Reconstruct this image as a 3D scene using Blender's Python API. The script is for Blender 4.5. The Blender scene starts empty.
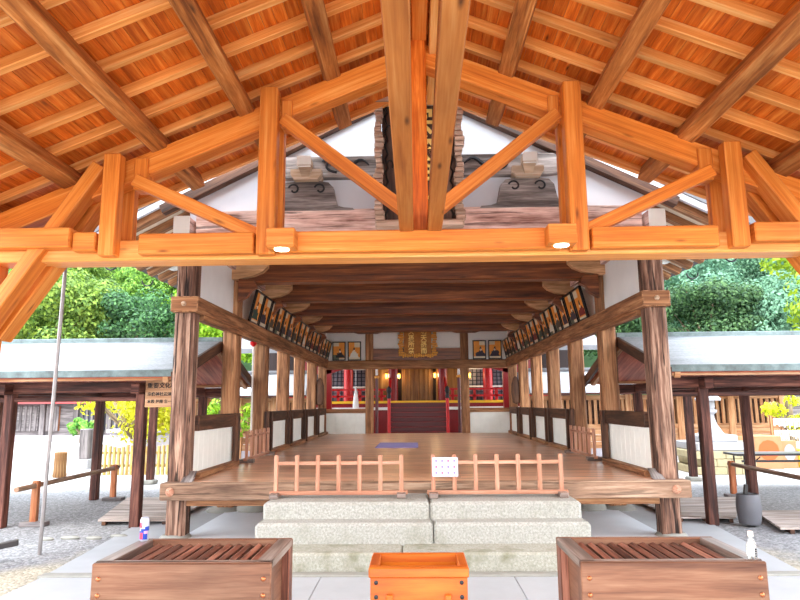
import bpy, bmesh, math, random
from mathutils import Vector, Matrix, Euler
PI = math.pi
rnd = random.Random(11)
S = bpy.context.scene
COL = S.collection
V3 = Vector

# ------------------------------------------------------------------ materials
def srgb(r, g, b):
    f = lambda c: (c/255/12.92) if c/255 <= .04045 else ((c/255+.055)/1.055)**2.4
    return (f(r), f(g), f(b), 1)

def newmat(name):
    m = bpy.data.materials.new(name); m.use_nodes = True
    nt = m.node_tree; nt.nodes.clear()
    out = nt.nodes.new('ShaderNodeOutputMaterial')
    b = nt.nodes.new('ShaderNodeBsdfPrincipled')
    nt.links.new(b.outputs[0], out.inputs[0])
    return m, nt, b, out

def N(nt, t, **kw):
    n = nt.nodes.new(t)
    for k, v in kw.items():
        if k.startswith('i_'):
            n.inputs[k[2:].replace('_', ' ')].default_value = v
        else:
            setattr(n, k, v)
    return n

def ramp(nt, fac, stops):
    r = nt.nodes.new('ShaderNodeValToRGB')
    e = r.color_ramp.elements
    while len(e) < len(stops): e.new(.5)
    for i, (p, c) in enumerate(stops):
        e[i].position = p; e[i].color = c
    nt.links.new(fac, r.inputs[0])
    return r.outputs[0]

def mix(nt, fac, a, b, mode='MIX'):
    n = nt.nodes.new('ShaderNodeMix'); n.data_type = 'RGBA'; n.blend_type = mode
    for sock, v in ((n.inputs[0], fac), (n.inputs[6], a), (n.inputs[7], b)):
        if isinstance(v, (int, float)): sock.default_value = v
        elif isinstance(v, tuple): sock.default_value = v
        else: nt.links.new(v, sock)
    return n.outputs[2]

def math_(nt, op, a, b=0.0):
    n = nt.nodes.new('ShaderNodeMath'); n.operation = op
    for sock, v in ((n.inputs[0], a), (n.inputs[1], b)):
        if isinstance(v, (int, float)): sock.default_value = v
        else: nt.links.new(v, sock)
    return n.outputs[0]

def wood(name, dark, mid, light, rough=.6, su=.9, sv=13, knots=.25, bump=.25, var=.25, crack=0.0, spec=.3, blotch=.35, mul=1.0, con=.12):
    dark, mid, light = [tuple(x*mul for x in c[:3])+(1,) for c in (dark, mid, light)]
    m, nt, b, out = newmat(name)
    uv = N(nt, 'ShaderNodeUVMap')
    oi = N(nt, 'ShaderNodeObjectInfo')
    sep = N(nt, 'ShaderNodeSeparateXYZ'); nt.links.new(uv.outputs[0], sep.inputs[0])
    rz = math_(nt, 'MULTIPLY', oi.outputs['Random'], 57.0)
    def vec(a, c):
        cmb = N(nt, 'ShaderNodeCombineXYZ')
        nt.links.new(math_(nt, 'MULTIPLY', sep.outputs[0], a), cmb.inputs[0])
        nt.links.new(math_(nt, 'MULTIPLY', sep.outputs[1], c), cmb.inputs[1])
        nt.links.new(rz, cmb.inputs[2])
        return cmb.outputs[0]
    n1 = N(nt, 'ShaderNodeTexNoise', i_Scale=1.0, i_Detail=5.0, i_Roughness=.65, i_Distortion=.25)
    nt.links.new(vec(su, sv), n1.inputs['Vector'])
    n2 = N(nt, 'ShaderNodeTexNoise', i_Scale=1.0, i_Detail=3.0, i_Roughness=.6)
    nt.links.new(vec(su*4, sv*6), n2.inputs['Vector'])
    n3 = N(nt, 'ShaderNodeTexNoise', i_Scale=1.0, i_Detail=3.0)
    nt.links.new(vec(1.1, 3.0), n3.inputs['Vector'])
    f = math_(nt, 'ADD', math_(nt, 'MULTIPLY', n1.outputs[0], .75), math_(nt, 'MULTIPLY', n2.outputs[0], .25))
    c = ramp(nt, f, [(.5-con, dark), (.5, mid), (.5+con*.95, light)])
    # broad blotches of darker timber
    bl = ramp(nt, n3.outputs[0], [(.35, (1-blotch,)*3+(1,)), (.6, (1, 1, 1, 1))])
    c = mix(nt, 1.0, c, bl, 'MULTIPLY')
    if knots > 0:
        vo = N(nt, 'ShaderNodeTexVoronoi', i_Scale=1.0, i_Randomness=1.0)
        nt.links.new(vec(1.6, 6.0), vo.inputs['Vector'])
        k = ramp(nt, vo.outputs['Distance'], [(.03, (1, 1, 1, 1)), (.13, (0, 0, 0, 1))])
        c = mix(nt, math_(nt, 'MULTIPLY', k, knots), c, tuple(x*.25 for x in dark[:3])+(1,))
    # lighter / darker timbers
    br = math_(nt, 'ADD', math_(nt, 'MULTIPLY', oi.outputs['Random'], var), 1-var*.5)
    hsv = N(nt, 'ShaderNodeHueSaturation'); nt.links.new(c, hsv.inputs['Color']); nt.links.new(br, hsv.inputs['Value'])
    c = hsv.outputs[0]
    h = f
    if crack > 0:
        n4 = N(nt, 'ShaderNodeTexNoise', i_Scale=1.0, i_Detail=4.0, i_Distortion=.5)
        nt.links.new(vec(1.3, 22), n4.inputs['Vector'])
        k = ramp(nt, n4.outputs[0], [(.36, (1, 1, 1, 1)), (.42, (0, 0, 0, 1))])
        c = mix(nt, math_(nt, 'MULTIPLY', k, crack), c, tuple(x*.2 for x in dark[:3])+(1,))
        h = math_(nt, 'SUBTRACT', f, math_(nt, 'MULTIPLY', k, .5))
    nt.links.new(c, b.inputs['Base Color'])
    b.inputs['Roughness'].default_value = rough
    b.inputs['Specular IOR Level'].default_value = spec
    bp = N(nt, 'ShaderNodeBump', i_Strength=bump, i_Distance=.012)
    nt.links.new(h, bp.inputs['Height']); nt.links.new(bp.outputs[0], b.inputs['Normal'])
    return m

def plain(name, col, rough=.6, metal=0.0, nscale=0, namt=.1, bump=0, spec=.4, emit=None, coord='Object'):
    m, nt, b, out = newmat(name)
    b.inputs['Roughness'].default_value = rough
    b.inputs['Metallic'].default_value = metal
    b.inputs['Specular IOR Level'].default_value = spec
    if nscale:
        tc = N(nt, 'ShaderNodeTexCoord')
        n = N(nt, 'ShaderNodeTexNoise', i_Scale=nscale, i_Detail=5.0, i_Roughness=.6)
        nt.links.new(tc.outputs[coord], n.inputs['Vector'])
        d = tuple(max(0, x*(1-namt)) for x in col[:3])+(1,); l = tuple(min(1, x*(1+namt)) for x in col[:3])+(1,)
        c = ramp(nt, n.outputs[0], [(.3, d), (.7, l)])
        nt.links.new(c, b.inputs['Base Color'])
        if bump:
            bp = N(nt, 'ShaderNodeBump', i_Strength=bump, i_Distance=.01)
            nt.links.new(n.outputs[0], bp.inputs['Height']); nt.links.new(bp.outputs[0], b.inputs['Normal'])
    else:
        b.inputs['Base Color'].default_value = col
    if emit:
        b.inputs['Emission Color'].default_value = emit[0]; b.inputs['Emission Strength'].default_value = emit[1]
    return m

M = {}
M['new'] = wood('canopy_timber', srgb(186, 86, 24), srgb(228, 130, 46), srgb(246, 168, 88), .5, su=.6, sv=21, knots=.75, var=.22, bump=.15, blotch=.2, mul=0.9, con=0.2)
M['newlight'] = wood('rafter_timber', srgb(206, 116, 44), srgb(238, 156, 78), srgb(252, 196, 126), .5, su=.6, sv=20, knots=.5, var=.2, bump=.12, blotch=.2, mul=0.92, con=0.2)
M['board'] = wood('roof_board_timber', srgb(172, 70, 12), srgb(220, 106, 24), srgb(246, 150, 62), .5, su=1.2, sv=22, knots=.9, var=.1, bump=.15, blotch=.35, mul=.95, con=0.17)
M['purlin'] = wood('log_purlin_timber', srgb(130, 70, 28), srgb(188, 112, 50), srgb(222, 154, 88), .65, sv=11, knots=.95, var=.2, bump=.5, blotch=.4, crack=.3, mul=.95, con=0.15)
M['strut'] = wood('planed_knotty_timber', srgb(168, 88, 32), srgb(206, 122, 52), srgb(228, 154, 84), .55, su=.6, sv=13, knots=.9, var=.12, bump=.12, blotch=.25, mul=.72, con=0.2)
M['pillar'] = wood('weathered_pillar_timber', srgb(56, 38, 32), srgb(124, 90, 74), srgb(188, 152, 130), .8, sv=14, knots=.4, var=.1, bump=.9, crack=.9, blotch=.3, mul=1.0)
M['aged'] = wood('aged_hall_timber', srgb(92, 56, 34), srgb(158, 108, 72), srgb(202, 152, 108), .65, sv=13, knots=.4, var=.2, bump=.35, crack=.4, blotch=.3, mul=1.0, con=0.15)
M['beam'] = wood('dark_ceiling_timber', srgb(72, 32, 14), srgb(120, 64, 32), srgb(164, 98, 54), .38, su=.6, sv=12, knots=.5, var=.15, bump=.2, crack=.3, blotch=.2, spec=.5, mul=1.0)
M['dark'] = wood('dark_brown_timber', srgb(48, 30, 22), srgb(80, 52, 38), srgb(112, 76, 54), .6, sv=10, knots=.2, var=.25, bump=.3)
M['rainbow'] = wood('pale_weathered_timber', srgb(140, 100, 90), srgb(200, 164, 152), srgb(232, 206, 196), .75, sv=7, knots=.6, var=.05, bump=.5, crack=.7, mul=1.25)
M['grey'] = wood('grey_weathered_timber', srgb(104, 94, 90), srgb(156, 146, 142), srgb(196, 186, 182), .8, sv=9, knots=.1, var=.1, bump=.6, crack=.4, mul=.82)
M['paletimber'] = wood('pale_bracket_timber', srgb(176, 144, 116), srgb(206, 178, 150), srgb(228, 206, 184), .7, sv=9, knots=.2, var=.1, bump=.3, mul=0.85)
M['deck'] = wood('polished_deck_timber', srgb(132, 92, 68), srgb(180, 136, 106), srgb(218, 178, 148), .3, su=.7, sv=14, knots=.2, var=.1, bump=.12, spec=.5, blotch=.25, mul=1.7, con=0.14)
M['deckbeam'] = wood('grey_brown_deck_beam_timber', srgb(110, 80, 62), srgb(164, 130, 106), srgb(206, 176, 150), .7, sv=9, knots=.6, var=.1, bump=.5, crack=.5, mul=0.9, con=0.16)
M['box'] = wood('reddish_offertory_timber', srgb(106, 62, 42), srgb(156, 104, 76), srgb(192, 142, 110), .5, sv=12, knots=.2, var=.12, bump=.2, blotch=.4, mul=0.56, con=0.18)
M['boxrim'] = wood('glare_pale_rim_timber', srgb(104, 80, 70), srgb(160, 132, 118), srgb(206, 184, 172), .35, sv=16, knots=.05, var=.1, bump=.3, spec=0.8, mul=0.55)  # sky glare on the box rims put into a paler timber colour
M['boxdark'] = wood('dark_red_grille_timber', srgb(60, 30, 22), srgb(112, 66, 50), srgb(160, 108, 88), .45, sv=11, knots=.1, var=.1, bump=.2, mul=1.3)
M['orangebox'] = wood('varnished_orange_timber', srgb(190, 72, 8), srgb(226, 108, 20), srgb(242, 140, 44), .4, sv=9, knots=.1, var=.05, bump=.1, spec=.4, blotch=.15, mul=0.58, con=0.2)
M['fence'] = wood('pinkish_fence_timber', srgb(170, 104, 80), srgb(208, 148, 118), srgb(230, 184, 158), .6, sv=14, knots=.1, var=.12, bump=.15, blotch=.15, mul=0.72, con=0.18)
M['corr'] = wood('red_brown_corridor_timber', srgb(46, 22, 18), srgb(92, 50, 40), srgb(140, 88, 72), .65, sv=12, knots=.2, var=.35, bump=.4, crack=.3, mul=.8)
M['corrsoffit'] = wood('red_soffit_timber', srgb(120, 48, 28), srgb(164, 74, 46), srgb(190, 104, 72), .6, sv=12, knots=.1, var=.1, bump=.2)
M['sukibei'] = wood('tan_lattice_timber', srgb(176, 110, 66), srgb(214, 154, 106), srgb(232, 184, 142), .65, sv=12, knots=.1, var=.25, bump=.2, mul=0.65)
M['greywood'] = wood('silvery_weathered_timber', srgb(112, 104, 104), srgb(150, 140, 140), srgb(184, 174, 172), .8, sv=12, knots=.1, var=.2, bump=.4, mul=0.6)
M['orangepost'] = wood('fresh_orange_post_timber', srgb(160, 78, 40), srgb(204, 122, 76), srgb(226, 158, 114), .6, sv=10, knots=.2, var=.15, bump=.2, mul=.7)
M['bamboo'] = wood('yellow_bamboo', srgb(206, 160, 80), srgb(232, 196, 116), srgb(244, 220, 156), .5, su=3, sv=10, knots=.1, var=.2, bump=.2, mul=0.7)
M['stump'] = wood('bark_stump_timber', srgb(150, 96, 52), srgb(200, 146, 92), srgb(226, 186, 136), .8, sv=8, knots=.8, var=.1, bump=.8, crack=.5, mul=.5)
M['signwood'] = wood('pale_signboard_timber', srgb(176, 122, 84), srgb(206, 156, 116), srgb(220, 178, 140), .6, sv=12, knots=.05, var=.05, bump=.1, blotch=.12, mul=0.8)
M['plaquewood'] = wood('dark_plaque_timber', srgb(66, 44, 36), srgb(98, 70, 58), srgb(132, 100, 84), .6, sv=12, knots=.1, var=.1, bump=.3, mul=0.8)
M['carved'] = wood('carved_frame_timber', srgb(140, 112, 92), srgb(186, 158, 138), srgb(214, 190, 172), .7, sv=9, knots=.1, var=.1, bump=.5, mul=1.25)
M['golddoor'] = wood('gilded_brown_door_timber', srgb(120, 76, 26), srgb(176, 122, 54), srgb(206, 156, 86), .4, su=.4, sv=9, knots=.05, var=.2, bump=.1, mul=0.55)
M['bracket'] = wood('light_bracket_timber', srgb(150, 104, 68), srgb(196, 150, 108), srgb(224, 184, 144), .6, sv=10, knots=.2, var=.1, bump=.2, mul=1.3)
M['duck'] = wood('grey_duckboard_timber', srgb(138, 124, 116), srgb(182, 168, 160), srgb(212, 200, 194), .75, sv=12, knots=.1, var=.2, bump=.3, mul=1.0)
M['trunk'] = wood('tree_bark', srgb(92, 76, 60), srgb(140, 120, 98), srgb(186, 168, 146), .85, sv=6, knots=.3, var=.3, bump=.8)

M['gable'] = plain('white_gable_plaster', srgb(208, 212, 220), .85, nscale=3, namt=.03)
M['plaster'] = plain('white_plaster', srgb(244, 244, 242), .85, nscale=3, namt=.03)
M['wpaint'] = plain('white_painted_board', srgb(240, 242, 236), .6, nscale=6, namt=.04)
M['cream'] = plain('cream_soffit_board', srgb(234, 222, 200), .7, nscale=5, namt=.08)
M['black'] = plain('black_lacquer', srgb(22, 20, 20), .35)
M['iron'] = plain('black_iron', srgb(38, 36, 38), .5, metal=.4)
M['ink'] = plain('black_ink_paint', srgb(26, 26, 30), .7)
M['gold'] = plain('gold_leaf', srgb(214, 150, 60), .4, metal=.3, nscale=40, namt=.45)
M['goldboard'] = plain('dull_gold_board', srgb(166, 104, 38), .5, metal=.2, nscale=12, namt=.25)
M['goldpaint'] = plain('gold_paint', srgb(255, 220, 128), .45, metal=.2)
M['brass'] = plain('copper_rivet', srgb(190, 116, 76), .3, metal=.85)
M['red'] = plain('vermilion_lacquer', srgb(196, 14, 18), .35, nscale=3, namt=.08)
M['deepred'] = plain('deep_red_lacquer', srgb(136, 8, 16), .35, nscale=3, namt=.12)
M['stairred'] = plain('dark_red_stair_lacquer', srgb(84, 4, 10), .4)
M['redpole'] = plain('maroon_lacquer', srgb(84, 14, 22), .3)
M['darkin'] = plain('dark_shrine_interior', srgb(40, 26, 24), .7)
M['lattice'] = plain('blue_black_lattice', srgb(52, 58, 70), .5)
M['yellowband'] = plain('yellow_band_paint', srgb(244, 190, 40), .5)
M['purple'] = plain('purple_mat_cloth', srgb(140, 124, 172), .9, nscale=60, namt=.1)
M['white'] = plain('white_paper', srgb(244, 244, 246), .7)
M['notice'] = plain('pale_violet_paper', srgb(206, 202, 222), .6)
M['violet'] = plain('violet_print', srgb(140, 124, 196), .6)
M['pinkprint'] = plain('red_print', srgb(206, 110, 140), .6)
M['bin'] = plain('grey_plastic', srgb(88, 88, 94), .45, nscale=9, namt=.05)
M['silver'] = plain('silver_can_metal', srgb(176, 178, 190), .3, metal=.3)
M['blue'] = plain('blue_can_paint', srgb(28, 58, 150), .3)
M['canred'] = plain('red_can_paint', srgb(220, 60, 80), .3)
M['canpink'] = plain('pink_can_paint', srgb(226, 150, 180), .3)
M['cap'] = plain('pale_bottle_cap', srgb(232, 214, 200), .5)
M['pole'] = plain('grey_galvanised_metal', srgb(142, 138, 138), .4, metal=.5, nscale=8, namt=.15)
M['orangeprint'] = plain('orange_box_print', srgb(206, 84, 34), .6)
M['cardboard'] = plain('tan_cardboard', srgb(170, 122, 86), .8, nscale=6, namt=.06)
M['yellowplastic'] = plain('yellow_plastic', srgb(230, 206, 70), .5)
M['tabletop'] = plain('dark_table_laminate', srgb(48, 44, 46), .35)
M['redroof'] = plain('red_metal_roof', srgb(160, 56, 56), .5, nscale=4, namt=.1)
M['greyroof'] = plain('pale_grey_roofing', srgb(176, 180, 186), .7, nscale=6, namt=.06)
M['darktile'] = plain('dark_grey_tile', srgb(96, 96, 100), .6, nscale=4, namt=.15)
M['stone'] = plain('pale_lantern_stone', srgb(160, 159, 162), .85, nscale=14, namt=.1, bump=.3)
M['stoneyellow'] = plain('yellowish_block_stone', srgb(170, 158, 124), .85, nscale=7, namt=.15, bump=.3)
M['wallstone'] = plain('pale_grey_wall_stone', srgb(160, 154, 162), .85, nscale=9, namt=.08, bump=.2)
M['bulb'] = plain('warm_lamp_glass', srgb(255, 200, 90), .4, emit=(srgb(255, 176, 70), 2.5))
M['downlight'] = plain('white_lamp_glass', srgb(255, 255, 250), .4, emit=((1, .97, .9, 1), 5.0))
M['cordwhite'] = plain('white_cord', srgb(232, 226, 220), .7)

def copper_roof():
    m, nt, b, out = newmat('pale_shingled_roof')
    tc = N(nt, 'ShaderNodeTexCoord')
    mp = N(nt, 'ShaderNodeMapping'); mp.inputs['Scale'].default_value = (.6, 6, 6)
    nt.links.new(tc.outputs['Object'], mp.inputs[0])
    n = N(nt, 'ShaderNodeTexNoise', i_Scale=1.6, i_Detail=5.0, i_Roughness=.7)
    nt.links.new(mp.outputs[0], n.inputs['Vector'])
    n2 = N(nt, 'ShaderNodeTexNoise', i_Scale=30.0, i_Detail=3.0)
    nt.links.new(tc.outputs['Object'], n2.inputs['Vector'])
    c = ramp(nt, n.outputs[0], [(.35, srgb(92, 100, 106)), (.6, srgb(130, 134, 140)), (.75, srgb(110, 122, 120))])
    c = mix(nt, .35, c, ramp(nt, n2.outputs[0], [(.3, srgb(70, 76, 80)), (.7, srgb(148, 150, 154))]))
    nt.links.new(c, b.inputs['Base Color']); b.inputs['Roughness'].default_value = .55
    bp = N(nt, 'ShaderNodeBump', i_Strength=.3, i_Distance=.01); nt.links.new(n2.outputs[0], bp.inputs['Height']); nt.links.new(bp.outputs[0], b.inputs['Normal'])
    return m
M['copper'] = copper_roof()
def verdigris():
    m, nt, b, out = newmat('verdigris_copper')
    tc = N(nt, 'ShaderNodeTexCoord')
    n = N(nt, 'ShaderNodeTexNoise', i_Scale=4.0, i_Detail=5.0, i_Roughness=.7)
    nt.links.new(tc.outputs['Object'], n.inputs['Vector'])
    c = ramp(nt, n.outputs[0], [(.3, srgb(66, 70, 70)), (.5, srgb(90, 104, 104)), (.7, srgb(116, 130, 130))])
    nt.links.new(c, b.inputs['Base Color']); b.inputs['Roughness'].default_value = .6; b.inputs['Metallic'].default_value = .1
    return m
M['verdigris'] = verdigris()

def gravel():
    m, nt, b, out = newmat('grey_gravel')
    tc = N(nt, 'ShaderNodeTexCoord')
    vo = N(nt, 'ShaderNodeTexVoronoi', i_Scale=34.0); nt.links.new(tc.outputs['Object'], vo.inputs['Vector'])
    sp = N(nt, 'ShaderNodeSeparateColor'); nt.links.new(vo.outputs['Color'], sp.inputs[0])
    c1 = ramp(nt, sp.outputs[0], [(0, srgb(108, 108, 111)), (.5, srgb(130, 130, 132)), (1, srgb(158, 158, 160))])
    n = N(nt, 'ShaderNodeTexNoise', i_Scale=.9, i_Detail=5.0, i_Roughness=.6); nt.links.new(tc.outputs['Object'], n.inputs['Vector'])
    # trodden sand beside the paving
    ps = N(nt, 'ShaderNodeSeparateXYZ'); nt.links.new(tc.outputs['Object'], ps.inputs[0])
    ax = math_(nt, 'ABSOLUTE', ps.outputs[0])
    dist = math_(nt, 'ADD', math_(nt, 'SUBTRACT', ax, 3.6), math_(nt, 'MULTIPLY', math_(nt, 'SUBTRACT', ps.outputs[1], 6.6), .55))
    f = math_(nt, 'ADD', dist, math_(nt, 'MULTIPLY', math_(nt, 'SUBTRACT', n.outputs[0], .5), 1.6))
    fac = ramp(nt, f, [(.25, (1, 1, 1, 1)), (.75, (0, 0, 0, 1))])
    c2 = ramp(nt, sp.outputs[1], [(0, srgb(138, 131, 114)), (1, srgb(182, 175, 158))])
    c = mix(nt, fac, c1, c2)
    # brightness of the sunlit court further back put into the gravel colour
    far = ramp(nt, math_(nt, 'ADD', math_(nt, 'MULTIPLY', ps.outputs[1], .1), math_(nt, 'MULTIPLY', n.outputs[0], .3)), [(1.38 if False else .0, (0, 0, 0, 1)), (1, (0, 0, 0, 1))])
    ff = math_(nt, 'MULTIPLY', math_(nt, 'SUBTRACT', ps.outputs[1], math_(nt, 'MULTIPLY', n.outputs[0], -2.0)), 1.0)
    gt = N(nt, 'ShaderNodeMapRange'); gt.inputs[1].default_value = 13.2; gt.inputs[2].default_value = 14.6
    nt.links.new(ff, gt.inputs[0])
    c3 = ramp(nt, sp.outputs[2], [(0, srgb(160, 157, 154)), (1, srgb(196, 193, 190))])
    c = mix(nt, gt.outputs[0], c, c3)
    nt.links.new(c, b.inputs['Base Color']); b.inputs['Roughness'].default_value = .9
    bp = N(nt, 'ShaderNodeBump', i_Strength=.45, i_Distance=.02)
    nt.links.new(vo.outputs['Distance'], bp.inputs['Height']); bp.invert = True
    nt.links.new(bp.outputs[0], b.inputs['Normal'])
    return m
M['gravel'] = gravel()

def granite(name, a, bcol, moss):
    m, nt, b, out = newmat(name)
    tc = N(nt, 'ShaderNodeTexCoord')
    n = N(nt, 'ShaderNodeTexNoise', i_Scale=45.0, i_Detail=5.0, i_Roughness=.75); nt.links.new(tc.outputs['Object'], n.inputs['Vector'])
    n2 = N(nt, 'ShaderNodeTexNoise', i_Scale=4.0, i_Detail=6.0, i_Roughness=.7); nt.links.new(tc.outputs['Object'], n2.inputs['Vector'])
    c = ramp(nt, n.outputs[0], [(.32, a), (.55, bcol), (.8, srgb(200, 199, 192))])
    k = ramp(nt, math_(nt, 'ADD', math_(nt, 'MULTIPLY', n2.outputs[0], .75), math_(nt, 'MULTIPLY', n.outputs[0], .25)), [(.5, (0, 0, 0, 1)), (.66, (1, 1, 1, 1))])
    c = mix(nt, math_(nt, 'MULTIPLY', k, moss), c, srgb(112, 112, 84))
    nt.links.new(c, b.inputs['Base Color']); b.inputs['Roughness'].default_value = .8
    bp = N(nt, 'ShaderNodeBump', i_Strength=.5, i_Distance=.008); nt.links.new(n.outputs[0], bp.inputs['Height']); nt.links.new(bp.outputs[0], b.inputs['Normal'])
    return m
M['granite'] = granite('speckled_granite', srgb(128, 127, 121), srgb(166, 165, 158), .35)
M['granitemoss'] = granite('mossy_granite', srgb(128, 127, 114), srgb(166, 164, 152), .9)
M['paving'] = plain('pale_paving_concrete', srgb(164, 167, 171), .75, nscale=2.5, namt=.06)
M['pale_floor'] = plain('bluish_white_platform', srgb(214, 220, 228), .7, nscale=2, namt=.05)  # extra brightness put into the colour against the shade under the deck
M['kerbstone'] = plain('grey_kerb_stone', srgb(142, 141, 134), .8, nscale=8, namt=.12)

def glass():
    m, nt, b, out = newmat('clear_bottle_glass')
    b.inputs['Base Color'].default_value = (.94, .97, .96, 1); b.inputs['Roughness'].default_value = .03
    b.inputs['Transmission Weight'].default_value = .9; b.inputs['IOR'].default_value = 1.3
    return m
M['glass'] = glass()

def leafmat(name, dark, light, trans=.35):
    m, nt, b, out = newmat(name)
    g = N(nt, 'ShaderNodeNewGeometry'); oi = N(nt, 'ShaderNodeObjectInfo')
    c = ramp(nt, g.outputs['Random Per Island'], [(0, dark), (.6, tuple((x+y)/2 for x, y in zip(dark, light))), (1, light)])
    hs = N(nt, 'ShaderNodeHueSaturation'); nt.links.new(c, hs.inputs['Color'])
    nt.links.new(math_(nt, 'ADD', math_(nt, 'MULTIPLY', oi.outputs['Random'], .04), .48), hs.inputs['Hue'])
    nt.links.new(math_(nt, 'ADD', math_(nt, 'MULTIPLY', oi.outputs['Random'], .5), .75), hs.inputs['Value'])
    nt.links.new(hs.outputs[0], b.inputs['Base Color']); b.inputs['Roughness'].default_value = .7
    t = N(nt, 'ShaderNodeBsdfTranslucent'); nt.links.new(hs.outputs[0], t.inputs[0])
    ms = N(nt, 'ShaderNodeMixShader'); ms.inputs[0].default_value = trans
    nt.links.new(b.outputs[0], ms.inputs[1]); nt.links.new(t.outputs[0], ms.inputs[2]); nt.links.new(ms.outputs[0], out.inputs[0])
    return m
M['leafdark'] = leafmat('dark_evergreen_leaves', srgb(30, 66, 40), srgb(92, 134, 76))
M['leafmid'] = leafmat('mid_green_leaves', srgb(60, 108, 38), srgb(152, 194, 76))
M['leafblue'] = leafmat('haze_tinted_leaves', srgb(80, 122, 98), srgb(136, 178, 142))  # distance haze over the trees put into the leaf colour
M['leaflime'] = leafmat('lime_leaves', srgb(96, 142, 16), srgb(170, 206, 46))
M['leafyellow'] = leafmat('yellow_lime_leaves', srgb(160, 164, 10), srgb(214, 210, 40), .4)
M['hill'] = plain('wooded_hillside_ground', srgb(70, 100, 60), .95, nscale=.6, namt=.4)

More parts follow.
